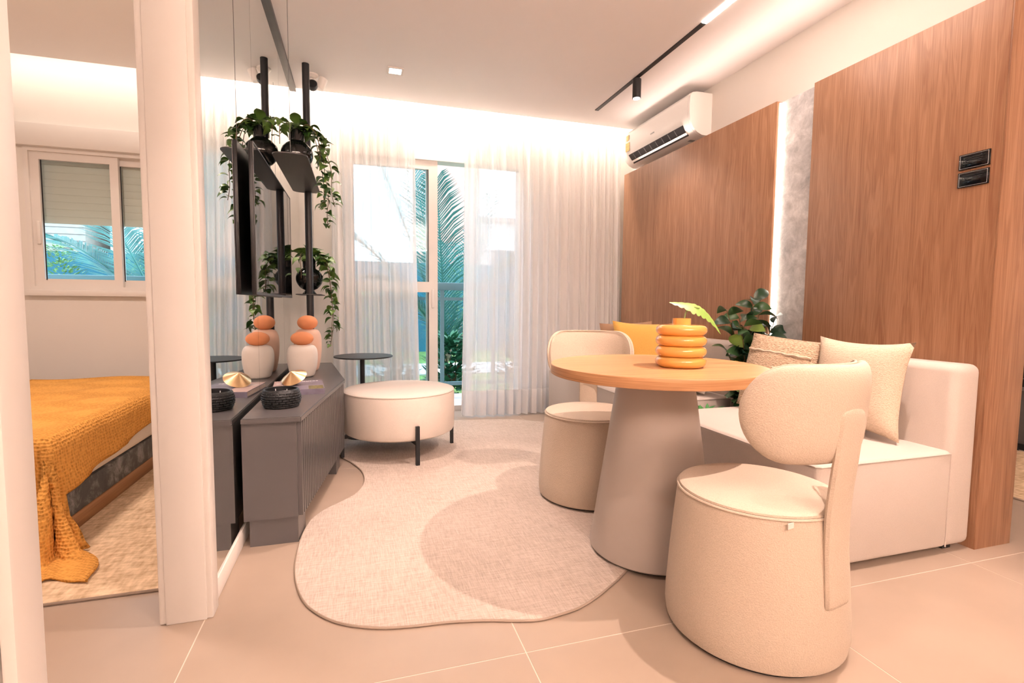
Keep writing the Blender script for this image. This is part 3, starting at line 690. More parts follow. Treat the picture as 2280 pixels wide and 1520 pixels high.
def trailing(label, loc, vines, crown, seed):
    rnd = random.Random(seed); t = thing('trailing_plant', label, 'plant', loc)
    for (pts, nl) in vines:
        P = spline(pts, 8); bm = bmesh.new(); tube(bm, P, 0.0025, 5); part('vine', bm, 'stem', t)
        for k in range(nl):
            f = 0.12+0.88*(k+rnd.random()*0.6)/nl; i = min(len(P)-1, int(f*(len(P)-1)))
            a = rnd.uniform(0, 2*PI); d = Vector((math.cos(a), math.sin(a)*0.9-0.25, rnd.uniform(-0.9, 0.05)))
            put_leaf('heart', t, P[i]+Vector((0.008*math.cos(a), 0.008*math.sin(a), 0)), d, rnd.uniform(0.075, 0.115)*(1-0.35*f), rnd.uniform(-0.6, 0.6))
    for k in range(crown):
        a = rnd.uniform(0, 2*PI); r = rnd.uniform(0.0, 0.05); h = rnd.uniform(0.0, 0.07)
        d = Vector((math.cos(a), math.sin(a), rnd.uniform(-0.1, 0.9))); p = Vector((r*math.cos(a), r*math.sin(a), h))
        put_leaf('heart', t, p, d, rnd.uniform(0.075, 0.115), rnd.uniform(-0.5, 0.5))
    return t
# vines hang over the +x side and the far side
trailing('trailing pothos spilling from the upper black vase', (-0.385, 3.80, UZ+0.30), (
    ([(0.02, 0, 0.0), (0.10, 0.03, 0.03), (0.155, 0.06, -0.08), (0.17, 0.10, -0.22), (0.19, 0.12, -0.38), (0.18, 0.12, -0.50), (0.185, 0.12, -0.60)], 30),
    ([(0.02, 0.02, 0.0), (0.12, 0.02, 0.02), (0.19, 0.05, -0.12), (0.215, 0.08, -0.22), (0.215, 0.08, -0.36), (0.235, 0.10, -0.45)], 24),
    ([(0.0, -0.02, 0.0), (0.07, -0.04, 0.06), (0.135, -0.05, -0.02), (0.15, -0.03, -0.16)], 12),
    ([(-0.02, 0.0, 0.0), (-0.06, -0.05, 0.06), (-0.085, -0.13, 0.02), (-0.085, -0.17, -0.12)], 8),
    ([(0.02, 0.02, 0.0), (0.10, 0.05, 0.02), (0.15, 0.10, -0.2), (0.16, 0.14, -0.35), (0.15, 0.14, -0.46)], 20)), 22, 5)
trailing('trailing pothos spilling from the lower black vase', (-0.375, 4.42, LZ+0.28), (
    ([(0.02, 0, 0.0), (0.09, 0.0, 0.03), (0.145, 0.02, -0.10), (0.165, 0.02, -0.30), (0.18, 0.02, -0.50), (0.15, 0.0, -0.70)], 40),
    ([(0.02, 0.02, 0.0), (0.11, -0.02, 0.0), (0.155, -0.03, -0.15), (0.175, -0.03, -0.40), (0.16, -0.02, -0.62)], 24),
    ([(0.0, -0.02, 0.0), (0.09, -0.04, 0.04), (0.15, -0.06, -0.05), (0.165, -0.06, -0.25)], 20),
    ([(-0.02, -0.02, 0.0), (-0.05, -0.07, 0.05), (-0.05, -0.13, -0.02), (-0.045, -0.15, -0.15)], 8)), 34, 9)

# television
t = thing('television', 'large flat television mounted in front of the mirror', 'television', (-0.46, 3.27, 1.09))
part('back_casing', rbox(-0.012, 0.006, -0.66, 0.66, 0.0, 0.70, 0.004), 'plasticblack', t)
part('screen', bx(0.0065, 0.0085, -0.655, 0.655, 0.012, 0.695), 'tvblack', t, smooth=False)
bm = bmesh.new(); box(bm, 0.0065, 0.010, -0.66, -0.654, 0, 0.70); box(bm, 0.0065, 0.010, 0.654, 0.66, 0, 0.70); box(bm, 0.0065, 0.010, -0.654, 0.654, 0.694, 0.70); box(bm, 0.0065, 0.010, -0.654, 0.654, 0, 0.012)
part('bezel', bm, 'bronze', t, smooth=False)
part('wall_bracket', rbox(-0.033, -0.012, -0.2, 0.2, 0.22, 0.48, 0.002), 'black', t)

# console
CT = 0.565
foot = [(-0.478, 2.335), (-0.262, 2.335), (-0.112, 3.42), (-0.225, 4.42), (-0.478, 4.42)]
cx0, cy0 = -0.37, 3.3
loc2 = [(x-cx0, y-cy0) for x, y in foot]
t = thing('media_console', 'low grey lacquered console with angled slatted front before the mirror', 'console', (cx0, cy0, 0))
bm = bmesh.new(); prism(bm, loc2, 0.118, CT-0.026); part('body', bm, 'grey', t, smooth=False)
over = [(loc2[0][0], loc2[0][1]-0.012), (loc2[1][0]+0.020, loc2[1][1]-0.012), (loc2[2][0]+0.024, loc2[2][1]), (loc2[3][0]+0.012, loc2[3][1]+0.01), (loc2[4][0], loc2[4][1]+0.01)]
bm = bmesh.new(); prism(bm, over, CT-0.026, CT); bmesh.ops.bevel(bm, geom=bm.edges[:], offset=0.004, segments=2, affect='EDGES'); part('top', bm, 'grey', t)
bm = bmesh.new(); prism(bm, [(loc2[0][0]+0.02, loc2[0][1]+0.01), (loc2[1][0]-0.002, loc2[1][1]+0.01), (loc2[1][0]+0.012, loc2[1][1]+0.16), (loc2[0][0]+0.02, loc2[0][1]+0.16)], 0.0, 0.118); part('plinth', bm, 'grey', t, smooth=False)
bm = bmesh.new(); prism(bm, [(loc2[4][0]+0.02, 0.02), (loc2[2][0]-0.03, -0.06), (loc2[2][0]-0.015, 0.10), (loc2[4][0]+0.02, 0.18)], 0.0, 0.118); part('plinth', bm, 'grey', t, smooth=False)
a = Vector((loc2[1][0], loc2[1][1], 0)); b = Vector((loc2[2][0], loc2[2][1], 0)); dv = (b-a); ln = dv.length; dv.normalize(); nv = Vector((dv.y, -dv.x, 0)); ns = 33
slat_me = None
for k in range(ns):
    if slat_me is None:
        o = part('slat', bx(0, ln/ns*0.62, 0, 0.018, 0.122, CT-0.028), 'grey', t, smooth=False); slat_me = o.data
    else: o = bpy.data.objects.new('slat', slat_me); COL.objects.link(o); o.parent = t
    p = a+dv*(ln*(k+0.2)/ns); o.matrix_local = Matrix.Translation(p) @ Matrix(((dv.x, nv.x, 0, 0), (dv.y, nv.y, 0, 0), (0, 0, 1, 0), (0, 0, 0, 1)))
# things on the console
t = thing('woven_candle_bowl', 'round black woven bowl candle with two wicks on the console', 'candle', (-0.352, 2.575, CT))
bm = bmesh.new(); lathe(bm, [(0, 0), (0.062, 0), (0.078, 0.022), (0.085, 0.05), (0.080, 0.078), (0.072, 0.086), (0.068, 0.084), (0.068, 0.062), (0, 0.060)], 40); part('bowl', bm, 'basket', t)
brick_me = None
for j in range(8):
    z = 0.007+j*0.0102; rr = 0.064+0.0205*math.sin(PI*min(1, (z+0.012)/0.108))
    for k in range(18):
        ang = 2*PI*(k+0.5*(j % 2))/18
        if brick_me is None:
            o = part('weave_strip', rbox(-0.0135, 0.0135, -0.003, 0.0025, -0.0042, 0.0042, 0.0018, 1), 'basket', t); brick_me = o.data
        else: o = bpy.data.objects.new('weave_strip', brick_me); COL.objects.link(o); o.parent = t
        o.location = (rr*math.cos(ang), rr*math.sin(ang), z); o.rotation_euler = (0, 0, ang+PI/2)
for s in (-1, 1):
    bm = bmesh.new(); tube(bm, [(s*0.025, -0.01*s, 0.06), (s*0.026, -0.01*s, 0.083)], 0.0018, 6); part('wick', bm, 'print_', t)
t = thing('hardcover_book', 'thick photo book with dark cover lying on the console', 'book', (-0.325, 3.04, CT), math.radians(6))
part('pages', bx(-0.128, 0.124, -0.165, 0.163, 0.003, 0.027), 'paper', t, smooth=False)
part('cover', bx(-0.13, 0.13, -0.168, 0.168, 0.027, 0.030), 'bookcover', t, smooth=False); part('cover', bx(-0.13, 0.13, -0.168, 0.168, 0, 0.003), 'bookcover', t, smooth=False)
part('spine', bx(-0.13, 0.13, -0.171, -0.168, 0, 0.030), 'bookcover', t, smooth=False)
part('cover_print', bx(-0.129, -0.03, -0.167, 0.167, 0.030, 0.0304), 'bookblush', t, smooth=False, label='blush part of the cover photograph')
part('cover_print', bx(0.05, 0.125, -0.166, -0.05, 0.030, 0.0304), 'foliage', t, smooth=False, label='golden foliage on the cover')
def text(name, body, size, mat, parent, mx, ext=0.0004):
    cu = bpy.data.curves.new(name, 'FONT'); cu.body = body; cu.size = size; cu.extrude = ext
    tmp = bpy.data.objects.new(name+'_c', cu); COL.objects.link(tmp); bpy.context.view_layer.update()
    me = bpy.data.meshes.new_from_object(tmp.evaluated_get(bpy.context.evaluated_depsgraph_get())); bpy.data.objects.remove(tmp)
    o = bpy.data.objects.new(name, me); COL.objects.link(o); me.materials.clear(); me.materials.append(M[mat]); o.parent = parent; o.matrix_local = mx; return o
text('title_lettering', 'houses', 0.040, 'print_', t, Matrix.Translation((-0.005, 0.115, 0.0308)))
for k in range(2): part('title_print', bx(-0.115, -0.045-0.02*k, 0.075-0.03*k, 0.083-0.03*k, 0.0304, 0.0308), 'print_', t, smooth=False)
# brass diabolo
t = thing('brass_cone_sculpture', 'brushed brass double-cone sculpture tipped over on the book', 'sculpture', (-0.35, 3.06, CT+0.0305))
ax = Vector((-0.30, -0.455, 0.84)).normalized(); q = ax.to_track_quat('Z', 'Y').to_matrix().to_4x4()
bm = bmesh.new(); pr2 = [(0.0, 0.046), (0.003, 0.044), (0.035, 0.023), (0.070, 0.0), (0.035, -0.023), (0.003, -0.044), (0.0, -0.046)]
lathe(bm, pr2, 56, mx=Matrix.Translation((0, 0, 0.0)) @ q)
zmin = min(v.co.z for v in bm.verts)
for v in bm.verts: v.co.z -= zmin
part('double_cone', bm, 'gold', t, angle=25)
def ball_vase(label, loc, body_mat, w_, h, ballr, bh):
    t = thing('ball_stopper_vase', label, 'vase', loc)
    pr3 = [(0, 0), (0.62*w_, 0), (0.78*w_, 0.06*h), (0.93*w_, 0.30*h), (1.0*w_, 0.58*h), (0.97*w_, 0.82*h), (0.80*w_, 0.96*h), (0.55*w_, 1.0*h), (0, 1.0*h)]
    P = [Vector((r, z, 0)) for r, z in pr3[1:-1]]; sp = [(p.x, p.y) for p in spline(P, 5)]
    bm = bmesh.new(); lathe(bm, [(0, 0)]+sp+[(0, h)], 48); part('body', bm, body_mat, t)
    bm = bmesh.new(); lathe(bm, [(ballr*math.sin(PI*k/16)+(0.0), h+bh/2-bh/2*math.cos(PI*k/16)-0.004) for k in range(17)], 40); part('ball_stopper', bm, 'terra', t, label='terracotta pebble-shaped stopper')
ball_vase('white ceramic vase with terracotta pebble stopper on the console', (-0.36, 3.62, CT), 'ceramic', 0.096, 0.212, 0.072, 0.092)
ball_vase('taller pink ceramic vase with terracotta stopper behind the white one', (-0.352, 3.93, CT), 'pink', 0.094, 0.30, 0.070, 0.105)

# ================================================================== POUF, SIDE TABLE, RUGS
rug_out = [(-0.06, 3.454), (0.01, 3.245), (0.024, 3.033), (-0.019, 2.86), (-0.098, 2.75), (-0.181, 2.653), (-0.234, 2.531), (-0.254, 2.367), (-0.255, 2.199), (-0.247, 2.068), (-0.226, 1.947), (-0.19, 1.834), (-0.14, 1.753), (-0.08, 1.69), (-0.009, 1.646), (0.074, 1.615), (0.173, 1.598), (0.275, 1.588), (0.391, 1.564), (0.491, 1.533), (0.564, 1.517), (0.631, 1.523), (0.723, 1.543), (0.814, 1.588), (0.896, 1.64), (0.973, 1.694), (1.15, 1.83), (1.36, 1.98), (1.52, 2.2), (1.60, 2.5), (1.64, 3.0), (1.66, 3.6), (1.62, 4.1), (1.35, 4.36), (0.9, 4.44), (0.4, 4.42), (0.05, 4.25), (-0.14, 3.95), (-0.14, 3.65)]
def rug(name, label, pts, h, mat, z0=0.0005, spl=4):
    P = [(p.x, p.y) for p in spline([(x, y, 0) for x, y in pts], spl, True)] if spl else pts
    cx = sum(p[0] for p in P)/len(P); cy = sum(p[1] for p in P)/len(P); P = [(x-cx, y-cy) for x, y in P]
    t = thing(name, label, 'rug', (cx, cy, z0))
    bm = bmesh.new(); prism(bm, P, 0, h); part('pile', bm, mat, t, smooth=False)
    bm = bmesh.new(); tube(bm, [(x, y, h*0.5) for x, y in P], h*0.5, 6, closed=True); part('binding', bm, 'rugedge', t)
    return t
rug('organic_rug', 'cream free-form woven rug under the table and pouf', rug_out, 0.010, 'rug')
RUGZ = 0.0107
t = thing('round_pouf', 'round cream upholstered pouf on black legs', 'pouf', (0.275, 3.64, RUGZ))
pz0, pz1, pr_ = 0.150, 0.452, 0.386
bm = bmesh.new(); lathe(bm, [(0, pz0), (pr_-0.03, pz0), (pr_-0.008, pz0+0.012), (pr_, pz0+0.035), (pr_, pz1-0.03), (pr_-0.008, pz1-0.010), (pr_-0.02, pz1-0.003), (pr_*0.7, pz1+0.004), (0, pz1+0.006)], 72); part('cushion', bm, 'pouf', t)
bm = bmesh.new(); tube(bm, [((pr_-0.006)*math.cos(2*PI*k/72), (pr_-0.006)*math.sin(2*PI*k/72), pz1-0.012) for k in range(72)], 0.005, 6, closed=True); part('piping', bm, 'pouf', t)
for ang in (-78, 12, 102, 192):
    a = math.radians(ang); bm = bmesh.new()
    mx = Matrix.Rotation(a, 4, 'Z'); box(bm, pr_+0.001, pr_+0.021, -0.012, 0.012, 0, 0.255, mx); box(bm, 0.0, pr_+0.01, -0.010, 0.010, pz0-0.022, pz0-0.002, mx); part('leg', bm, 'black', t, smooth=False)
t = thing('side_table', 'slim round black metal side table behind the pouf', 'side table', (0.034, 3.98+0.16, RUGZ))
t.location = (0.036, 4.13, RUGZ)
bm = bmesh.new(); lathe(bm, [(0, 0.625), (0.222, 0.625), (0.2245, 0.628), (0.2245, 0.632), (0.222, 0.635), (0, 0.635)], 64); part('top', bm, 'black', t)
bm = bmesh.new(); cyl(bm, (-0.01, 0), 0.018, 0.008, 0.625, 20); part('stem', bm, 'black', t)
bm = bmesh.new(); lathe(bm, [(0, 0), (0.14, 0), (0.14, 0.006), (0.13, 0.009), (0, 0.010)], 48, c=(-0.01, 0, 0)); part('base', bm, 'black', t)

# ================================================================== TABLE AND CHAIRS
TC = (1.2035, 1.859); TZ = 0.806
t = thing('round_dining_table', 'round oak-topped dining table on a taupe cone pedestal', 'table', (TC[0], TC[1], RUGZ))
th = 0.040
bm = bmesh.new(); lathe(bm, [(0, TZ-th-RUGZ), (0.4405, TZ-th-RUGZ), (0.4405, TZ-RUGZ), (0, TZ-RUGZ)], 96); part('tabletop', bm, 'oak', t, angle=30)
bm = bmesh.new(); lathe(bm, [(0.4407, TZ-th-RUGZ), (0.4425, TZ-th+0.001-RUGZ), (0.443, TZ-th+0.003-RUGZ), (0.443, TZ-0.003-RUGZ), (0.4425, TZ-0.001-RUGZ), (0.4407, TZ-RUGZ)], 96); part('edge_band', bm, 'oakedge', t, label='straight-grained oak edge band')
bm = bmesh.new(); lathe(bm, [(0, 0.006), (0.252, 0.006), (0.261, 0.014), (0.261, 0.02), (0.155, TZ-th-RUGZ), (0, TZ-th-RUGZ)], 80); part('cone_pedestal', bm, 'taupe', t)
bm = bmesh.new(); cyl(bm, (0, 0), 0.245, 0, 0.007, 48); part('foot_pad', bm, 'black', t)
def stadium(u, hs, hh):
    """point on a stadium outline, u in 0..1 round the rim"""
    L = 2*(hs-hh); arc = PI*hh; P = 2*L+2*arc; d = (u % 1)*P
    if d < arc: a = -PI/2+d/hh; return L/2+hh*math.cos(a), hh*math.sin(a)
    d -= arc
    if d < L: return L/2-d, hh
    d -= L
    if d < arc: a = PI/2+d/hh; return -L/2+hh*math.cos(a), hh*math.sin(a)
    d -= arc; return -L/2+d, -hh
def chair(label, x, y, z, rear_deg):
    t = thing('dining_chair', label, 'chair', (x, y, z), math.radians(rear_deg), 'cream upholstered drum chairs')
    # local +x is the rear
    bm = bmesh.new(); lathe(bm, [(0, 0.008), (0.262, 0.008), (0.272, 0.016), (0.277, 0.05), (0.276, 0.10), (0.268, 0.22), (0.256, 0.36), (0.248, 0.44), (0.246, 0.452), (0.238, 0.458), (0, 0.458)], 72); part('drum_base', bm, 'boucle', t)
    bm = bmesh.new(); lathe(bm, [(0, 0.456), (0.240, 0.456), (0.2435, 0.460), (0.242, 0.466), (0.228, 0.471), (0.12, 0.474), (0, 0.474)], 72); part('seat_pad', bm, 'boucle', t)
    bm = bmesh.new(); tube(bm, [(0.246*math.cos(2*PI*k/72), 0.246*math.sin(2*PI*k/72), 0.455) for k in range(72)], 0.0045, 6, closed=True); part('piping', bm, 'boucle', t)
    bm = bmesh.new(); cyl(bm, (0, 0), 0.255, 0, 0.009, 48); part('foot_pad', bm, 'black', t)
    # rear post: a padded strap following the drum and leaning back
    path = [(0.262, 0.20), (0.266, 0.215), (0.263, 0.28), (0.258, 0.36), (0.256, 0.45), (0.261, 0.54), (0.271, 0.64), (0.277, 0.72), (0.2795, 0.755), (0.279, 0.775)]
    bm = bmesh.new(); rows = []
    L = len(path)
    for i, (xx, zz) in enumerate(spline([(p[0], 0, p[1]) for p in path], 3) and [(v.x, v.z) for v in spline([(p[0], 0, p[1]) for p in path], 3)]):
        n = (L-1)*3; e = min(i, n-i)/3.0; wv = 0.054*(1-0.55*max(0, 1-e)**2) if e < 1 else 0.054
        if i in (0, n): wv = 0.020
        thk = 0.013 if e >= 1 else 0.009+0.004*e
        sec = []
        for k in range(12):
            a = 2*PI*k/12; cs, sn = math.cos(a), math.sin(a)
            sec.append(bm.verts.new((xx+thk*(abs(cs)**0.6)*(1 if cs > 0 else -1), wv*(abs(sn)**0.6)*(1 if sn > 0 else -1), zz)))
        rows.append(sec)
    for A, B in zip(rows, rows[1:]):
        for k in range(12): bm.faces.new((A[k], A[(k+1) % 12], B[(k+1) % 12], B[k]))
    bm.faces.new(rows[0][::-1]); bm.faces.new(rows[-1]); part('back_post', bm, 'boucle', t)
    # curved backrest, a stadium bent round the drum
    bm = bmesh.new(); R, hs, hh, zc, tk = 0.268, 0.300, 0.140, 0.756, 0.030
    nr, na = 10, 80; outer, inner = [], []
    for ri in range(nr+1):
        f = ri/nr; f = math.sin(f*PI/2); ro, rin = [], []
        for k in range(na):
            s, z = stadium(k/na, hs, hh); s *= f; z = zc+z*f
            d = tk*math.sqrt(max(0, 1-f**3.6)); ph = s/R
            lean = 0.010*(z-zc)/hh
            for lst, dd in ((ro, d), (rin, -d)):
                rad = R+dd+lean; lst.append((rad*math.cos(ph)-0.012, rad*math.sin(ph), z))
            if ri == 0: break
        outer.append(ro); inner.append(rin)
    def ring(lst): return [[bm.verts.new(p) for p in r] for r in lst]
    O = ring(outer); I = ring(inner[:-1]); I.append(O[-1])
    for G in (O, I):
        for k in range(na): bm.faces.new((G[0][0], G[1][k], G[1][(k+1) % na]))
        for ri in range(1, nr):
            for k in range(na): bm.faces.new((G[ri][k], G[ri+1][k], G[ri+1][(k+1) % na], G[ri][(k+1) % na]))
    part('backrest', bm, 'boucle', t)
    seam = []
    for k in range(96):
        sx, z = stadium(k/96, hs*0.985, hh*0.985); rad = R-0.018+0.010*z/hh
        seam.append((rad*math.cos(sx/R)-0.012, rad*math.sin(sx/R), zc+z))
    bm = bmesh.new(); tube(bm, seam, 0.0035, 6, closed=True); part('back_piping', bm, 'boucle', t)
    part('care_tag', bx(0.2105, 0.2125, -0.155, -0.130, 0.436, 0.452), 'tag', t, smooth=False)
    return t
chair('near cream drum chair seen from behind at the oak table', 1.245, 1.316, 0.0, -79)
chair('far cream drum chair behind the oak table facing the viewer', 1.215, 2.505, RUGZ, 67)

# vase with a leaf on the table
VC = (1.257, 1.765, TZ)
t = thing('ringed_amber_vase', 'amber glass vase of four stacked rings on the oak table', 'vase', VC)
p = [(0, 0.0), (0.075, 0.0)]
for k in range(4):
    zc = 0.0235+k*0.0425
    for j in range(9):
        a = -PI/2+PI*j/8; p.append((0.078+0.0225*math.cos(a), zc+0.0215*math.sin(a)))
    if k < 3: p.append((0.072, zc+0.0213))
p += [(0.05, 0.174), (0.0365, 0.175), (0.036, 0.198), (0.0325, 0.198), (0.032, 0.150), (0.0, 0.150)]
bm = bmesh.new(); lathe(bm, p, 64); part('ringed_body', bm, 'amber', t)
t = thing('leaf_stem', 'single arching lime-green leaf standing in the amber vase', 'leaf', (VC[0], VC[1], VC[2]+0.1505))
bm = bmesh.new(); sp = spline([(0.0, 0, 0.0), (0.012, 0, 0.045), (0.022, 0.0, 0.075), (0.045, -0.01, 0.092), (0.068, -0.02, 0.090)], 5); tube(bm, sp, 0.003, 6); part('petiole', bm, 'greenstem', t)
# blade along an arching midrib
rib = spline([(-0.055, 0.01, 0.112), (-0.01, 0.0, 0.108), (0.045, -0.01, 0.098), (0.085, -0.02, 0.078), (0.125, -0.03, 0.038), (0.165, -0.035, -0.018)], 6)
bm = bmesh.new(); n = len(rib)-1; prev = None
for i, c in enumerate(rib):
    f = i/n; wd = 0.046*math.sin(PI*min(1, f**0.8))*(1-0.25*(i % 3 == 2))+0.0005
    if f < 0.35: wd *= 0.45+f
    sd = Vector((0.40, 0.45, 0.50)); row = [bm.verts.new(c-sd*wd+Vector((0, 0, -0.2*wd))), bm.verts.new(c), bm.verts.new(c+sd*wd+Vector((0, 0, -0.3*wd)))]
    if prev:
        bm.faces.new((prev[0], prev[1], row[1], row[0])); bm.faces.new((prev[1], prev[2], row[2], row[1]))
    prev = row
part('leaf_blade', bm, 'lime', t)

# ================================================================== SOFA
def sofa(name, label, x0, y0, y1, seat_h=0.448, back_h=0.815):
    xb = 2.405; cx, cy = (x0+PX)/2, (y0+y1)/2
    t = thing(name, label, 'sofa', (cx, cy, 0))
    def sh(bm):
        for v in bm.verts: v.co -= Vector((cx, cy, 0))
        return bm
    part('seat', sh(rbox(x0, xb+0.01, y0, y1, 0.025, seat_h, 0.022, 4)), 'linen', t)
    part('backrest', sh(rbox(xb, PX-0.003, y0+0.002, y1-0.002, 0.02, back_h, 0.035, 5)), 'linen', t)
    bm = bmesh.new(); z = seat_h-0.010; tube(bm, [(x0-0.001, y1-0.03, z), (x0-0.001, y0+0.012, z), (x0+0.012, y0-0.001, z), (xb-0.01, y0-0.001, z)], 0.0035, 6); part('piping', sh(bm), 'linen', t)
    bm = bmesh.new(); tube(bm, [(xb-0.001, y0, 0.03), (xb-0.001, y0, seat_h-0.01)], 0.003, 6); part('seam', sh(bm), 'linen', t)
    for a, b_ in ((x0+0.06, y0+0.06), (x0+0.06, y1-0.06), (PX-0.10, y0+0.06), (PX-0.10, y1-0.06)):
        part('foot', sh(bx(a-0.025, a+0.025, b_-0.025, b_+0.025, 0.0, 0.03)), 'black', t, smooth=False)
sofa('sofa_module', 'near cream sofa module with backrest against the timber panel', 1.68, 1.472, 2.53)
sofa('sofa_module', 'far cream sofa module beside the curtain', 1.735, 2.80, 4.49)
def pillow(name, label, w_, h, thick, loc, rot, mat, ears=0.05, n=18, parts=None):
    t = thing(name, label, 'pillow', loc); t.rotation_euler = rot
    bm = bmesh.new(); top = {}; bot = {}
    for i in range(n+1):
        for j in range(n+1):
            u, v = -1+2*i/n, -1+2*j/n
            px = w_/2*u*(1-ears*(1-v*v)**1.0*0+0) * (1-ears*(1-abs(v)**2.2)); pz = h/2*v*(1-ears*(1-abs(u)**2.2))
            d = thick/2*((1-abs(u)**3.0)**0.55)*((1-abs(v)**3.0)**0.55)
            d *= 1+0.04*math.sin(5*u+2*v)
            top[i, j] = bm.verts.new((px, d, pz))
            bot[i, j] = top[i, j] if i in (0, n) or j in (0, n) else bm.verts.new((px, -d, pz))
    for i in range(n):
        for j in range(n):
            bm.faces.new((top[i, j], top[i+1, j], top[i+1, j+1], top[i, j+1])); bm.faces.new((bot[i, j], bot[i, j+1], bot[i+1, j+1], bot[i+1, j]))
    part('cushion', bm, mat, t, angle=80)
    edge = [top[i, 0] for i in ()]
    return t
R90 = math.radians(90)
pillow('throw_pillow', 'large beige slub-weave pillow leaning on the near sofa back', 0.47, 0.45, 0.15, (2.295, 1.83, 0.682), (math.radians(9), 0, R90+0.03), 'beige', 0.11)
tp = pillow('throw_pillow', 'tufted looped tan pillow between the plant and the beige pillow', 0.46, 0.44, 0.17, (2.27, 2.27, 0.668), (math.radians(12), math.radians(-4), R90+0.15), 'loop', 0.03)
for zz, x0_, x1_ in ((0.12, -0.19, 0.19), (0.02, -0.18, 0.02), (0.035, -0.12, 0.0), (-0.10, -0.19, 0.19)):
    bm = bmesh.new(); pts = [(x0_+(x1_-x0_)*k/20, 0.076*((1-abs(2*(x0_+(x1_-x0_)*k/20)/0.46)**3)**0.55)*((1-abs(2*zz/0.44)**3)**0.55)+0.006, zz+0.003*math.sin(k*1.7)) for k in range(21)]
    tube(bm, pts, 0.008, 6); part('tufted_cord', bm, 'beige', tp)
pillow('throw_pillow', 'mustard yellow pillow on the far sofa module', 0.54, 0.49, 0.16, (2.155, 3.47, 0.692), (math.radians(-8), 0, math.radians(-36)), 'mustard', 0.10)
pillow('throw_pillow', 'brown pillow mostly hidden behind the mustard one', 0.44, 0.47, 0.13, (2.165, 3.78, 0.685), (math.radians(-8), math.radians(-3), math.radians(-20)), 'brown', 0.06)
pillow('lumbar_pillow', 'small cream pillow lying low on the far sofa module', 0.40, 0.26, 0.12, (2.265, 3.03, 0.585), (math.radians(25), 0, R90), 'linen', 0.05)

# planter between the modules
t = thing('planter_box', 'low dark planter box in the gap between the sofa modules', 'planter', (2.16, 2.665, 0))
frame_b = bmesh.new(); box(frame_b, -0.36, 0.36, -0.12, -0.10, 0, 0.36); box(frame_b, -0.36, 0.36, 0.10, 0.12, 0, 0.36); box(frame_b, -0.36, -0.34, -0.10, 0.10, 0, 0.36); box(frame_b, 0.34, 0.36, -0.10, 0.10, 0, 0.36); box(frame_b, -0.34, 0.34, -0.10, 0.10, 0, 0.02)
part('trough', frame_b, 'steel', t, smooth=False); part('soil', bx(-0.338, 0.338, -0.098, 0.098, 0.021, 0.33), 'soil', t, smooth=False)
rnd = random.Random(21)
t = thing('rubber_plant', 'bushy dark green rubber plant beside the lit stone strip', 'plant', (2.41, 2.665, 0.331))
for (tip, nl) in (((0.02, 0.0, 0.80), 13), ((-0.20, -0.02, 0.70), 11), ((0.16, -0.03, 0.62), 11), ((-0.10, -0.06, 0.60), 10), ((0.08, -0.08, 0.55), 10), ((-0.16, 0.02, 0.45), 8), ((0.05, -0.05, 0.42), 8), ((-0.05, 0.04, 0.65), 9), ((0.10, 0.03, 0.70), 10), ((-0.02, -0.09, 0.46), 9), ((-0.12, -0.08, 0.52), 9), ((0.12, -0.07, 0.44), 8)):
    sp = spline([(0, 0, 0), (tip[0]*0.25, tip[1]*0.3, tip[2]*0.45), tip], 8); bm = bmesh.new(); tube(bm, sp, [0.006*(1-0.6*i/len(sp)) for i in range(len(sp))], 6); part('branch', bm, 'stem', t)
    nl = int(nl*1.7)
    for k in range(nl):
        f = 0.22+0.78*k/(nl-1); i = int(f*(len(sp)-1)); a = k*2.4+tip[0]*9
        d = Vector((math.cos(a)-0.2, math.sin(a)*0.7-0.3, rnd.uniform(-0.2, 0.8)))
        kd = 'lime' if rnd.random() < 0.10 else 'oval'
        put_leaf(kd, t, sp[i], d, rnd.uniform(0.115, 0.165)*(1.05-0.25*f), rnd.uniform(-1.1, 1.1))
t = thing('small_fern', 'small bright green fern in the planter under the table edge', 'plant', (2.06, 2.64, 0.331))
for k in range(20):
    a = k*2.4; d = Vector((math.cos(a), math.sin(a), 0.8+0.5*rnd.random())); put_leaf('blade', t, Vector((0.05*math.cos(a*1.7), 0.03*math.sin(a), 0.0)), d, rnd.uniform(0.11, 0.16))

# ================================================================== SIDE ROOM (seen past the timber end)
t = thing('low_cabinet', 'low grey cabinet in the side room past the partition', 'cabinet', (4.95, 2.9, 0))
part('body', rbox(-0.22, 0.22, -0.9, 0.9, 0.05, 0.45, 0.004), 'grey', t); part('top', rbox(-0.24, 0.24, -0.92, 0.92, 0.45, 0.475, 0.003), 'steel', t); part('plinth', bx(-0.2, 0.2, -0.88, 0.88, 0, 0.05), 'black', t, smooth=False)
t = thing('media_box', 'black electronics unit standing on the low grey cabinet', 'appliance', (4.90, 2.75, 0.475))
part('casing', rbox(-0.16, 0.16, -0.35, 0.35, 0, 0.40, 0.005), 'plasticblack', t); part('trim_line', bx(-0.162, -0.16, -0.34, 0.34, 0.06, 0.066), 'steel', t, smooth=False)
t = thing('power_cable', 'black cable hanging down the front of the low cabinet', 'cable', (4.70, 2.50, 0.24))
bm = bmesh.new(); tube(bm, spline([(0.0, 0.06, 0.236), (-0.012, 0.05, 0.15), (-0.012, 0.0, 0.05), (-0.012, -0.03, -0.1), (-0.012, -0.06, -0.2355)], 6), 0.007, 6); part('cord', bm, 'plasticblack', t)
rug('woven_rug', 'pale woven rug in the side room', [(3.48, 1.5), (4.66, 1.5), (4.66, 3.6), (3.48, 3.6)], 0.012, 'jute', spl=0)

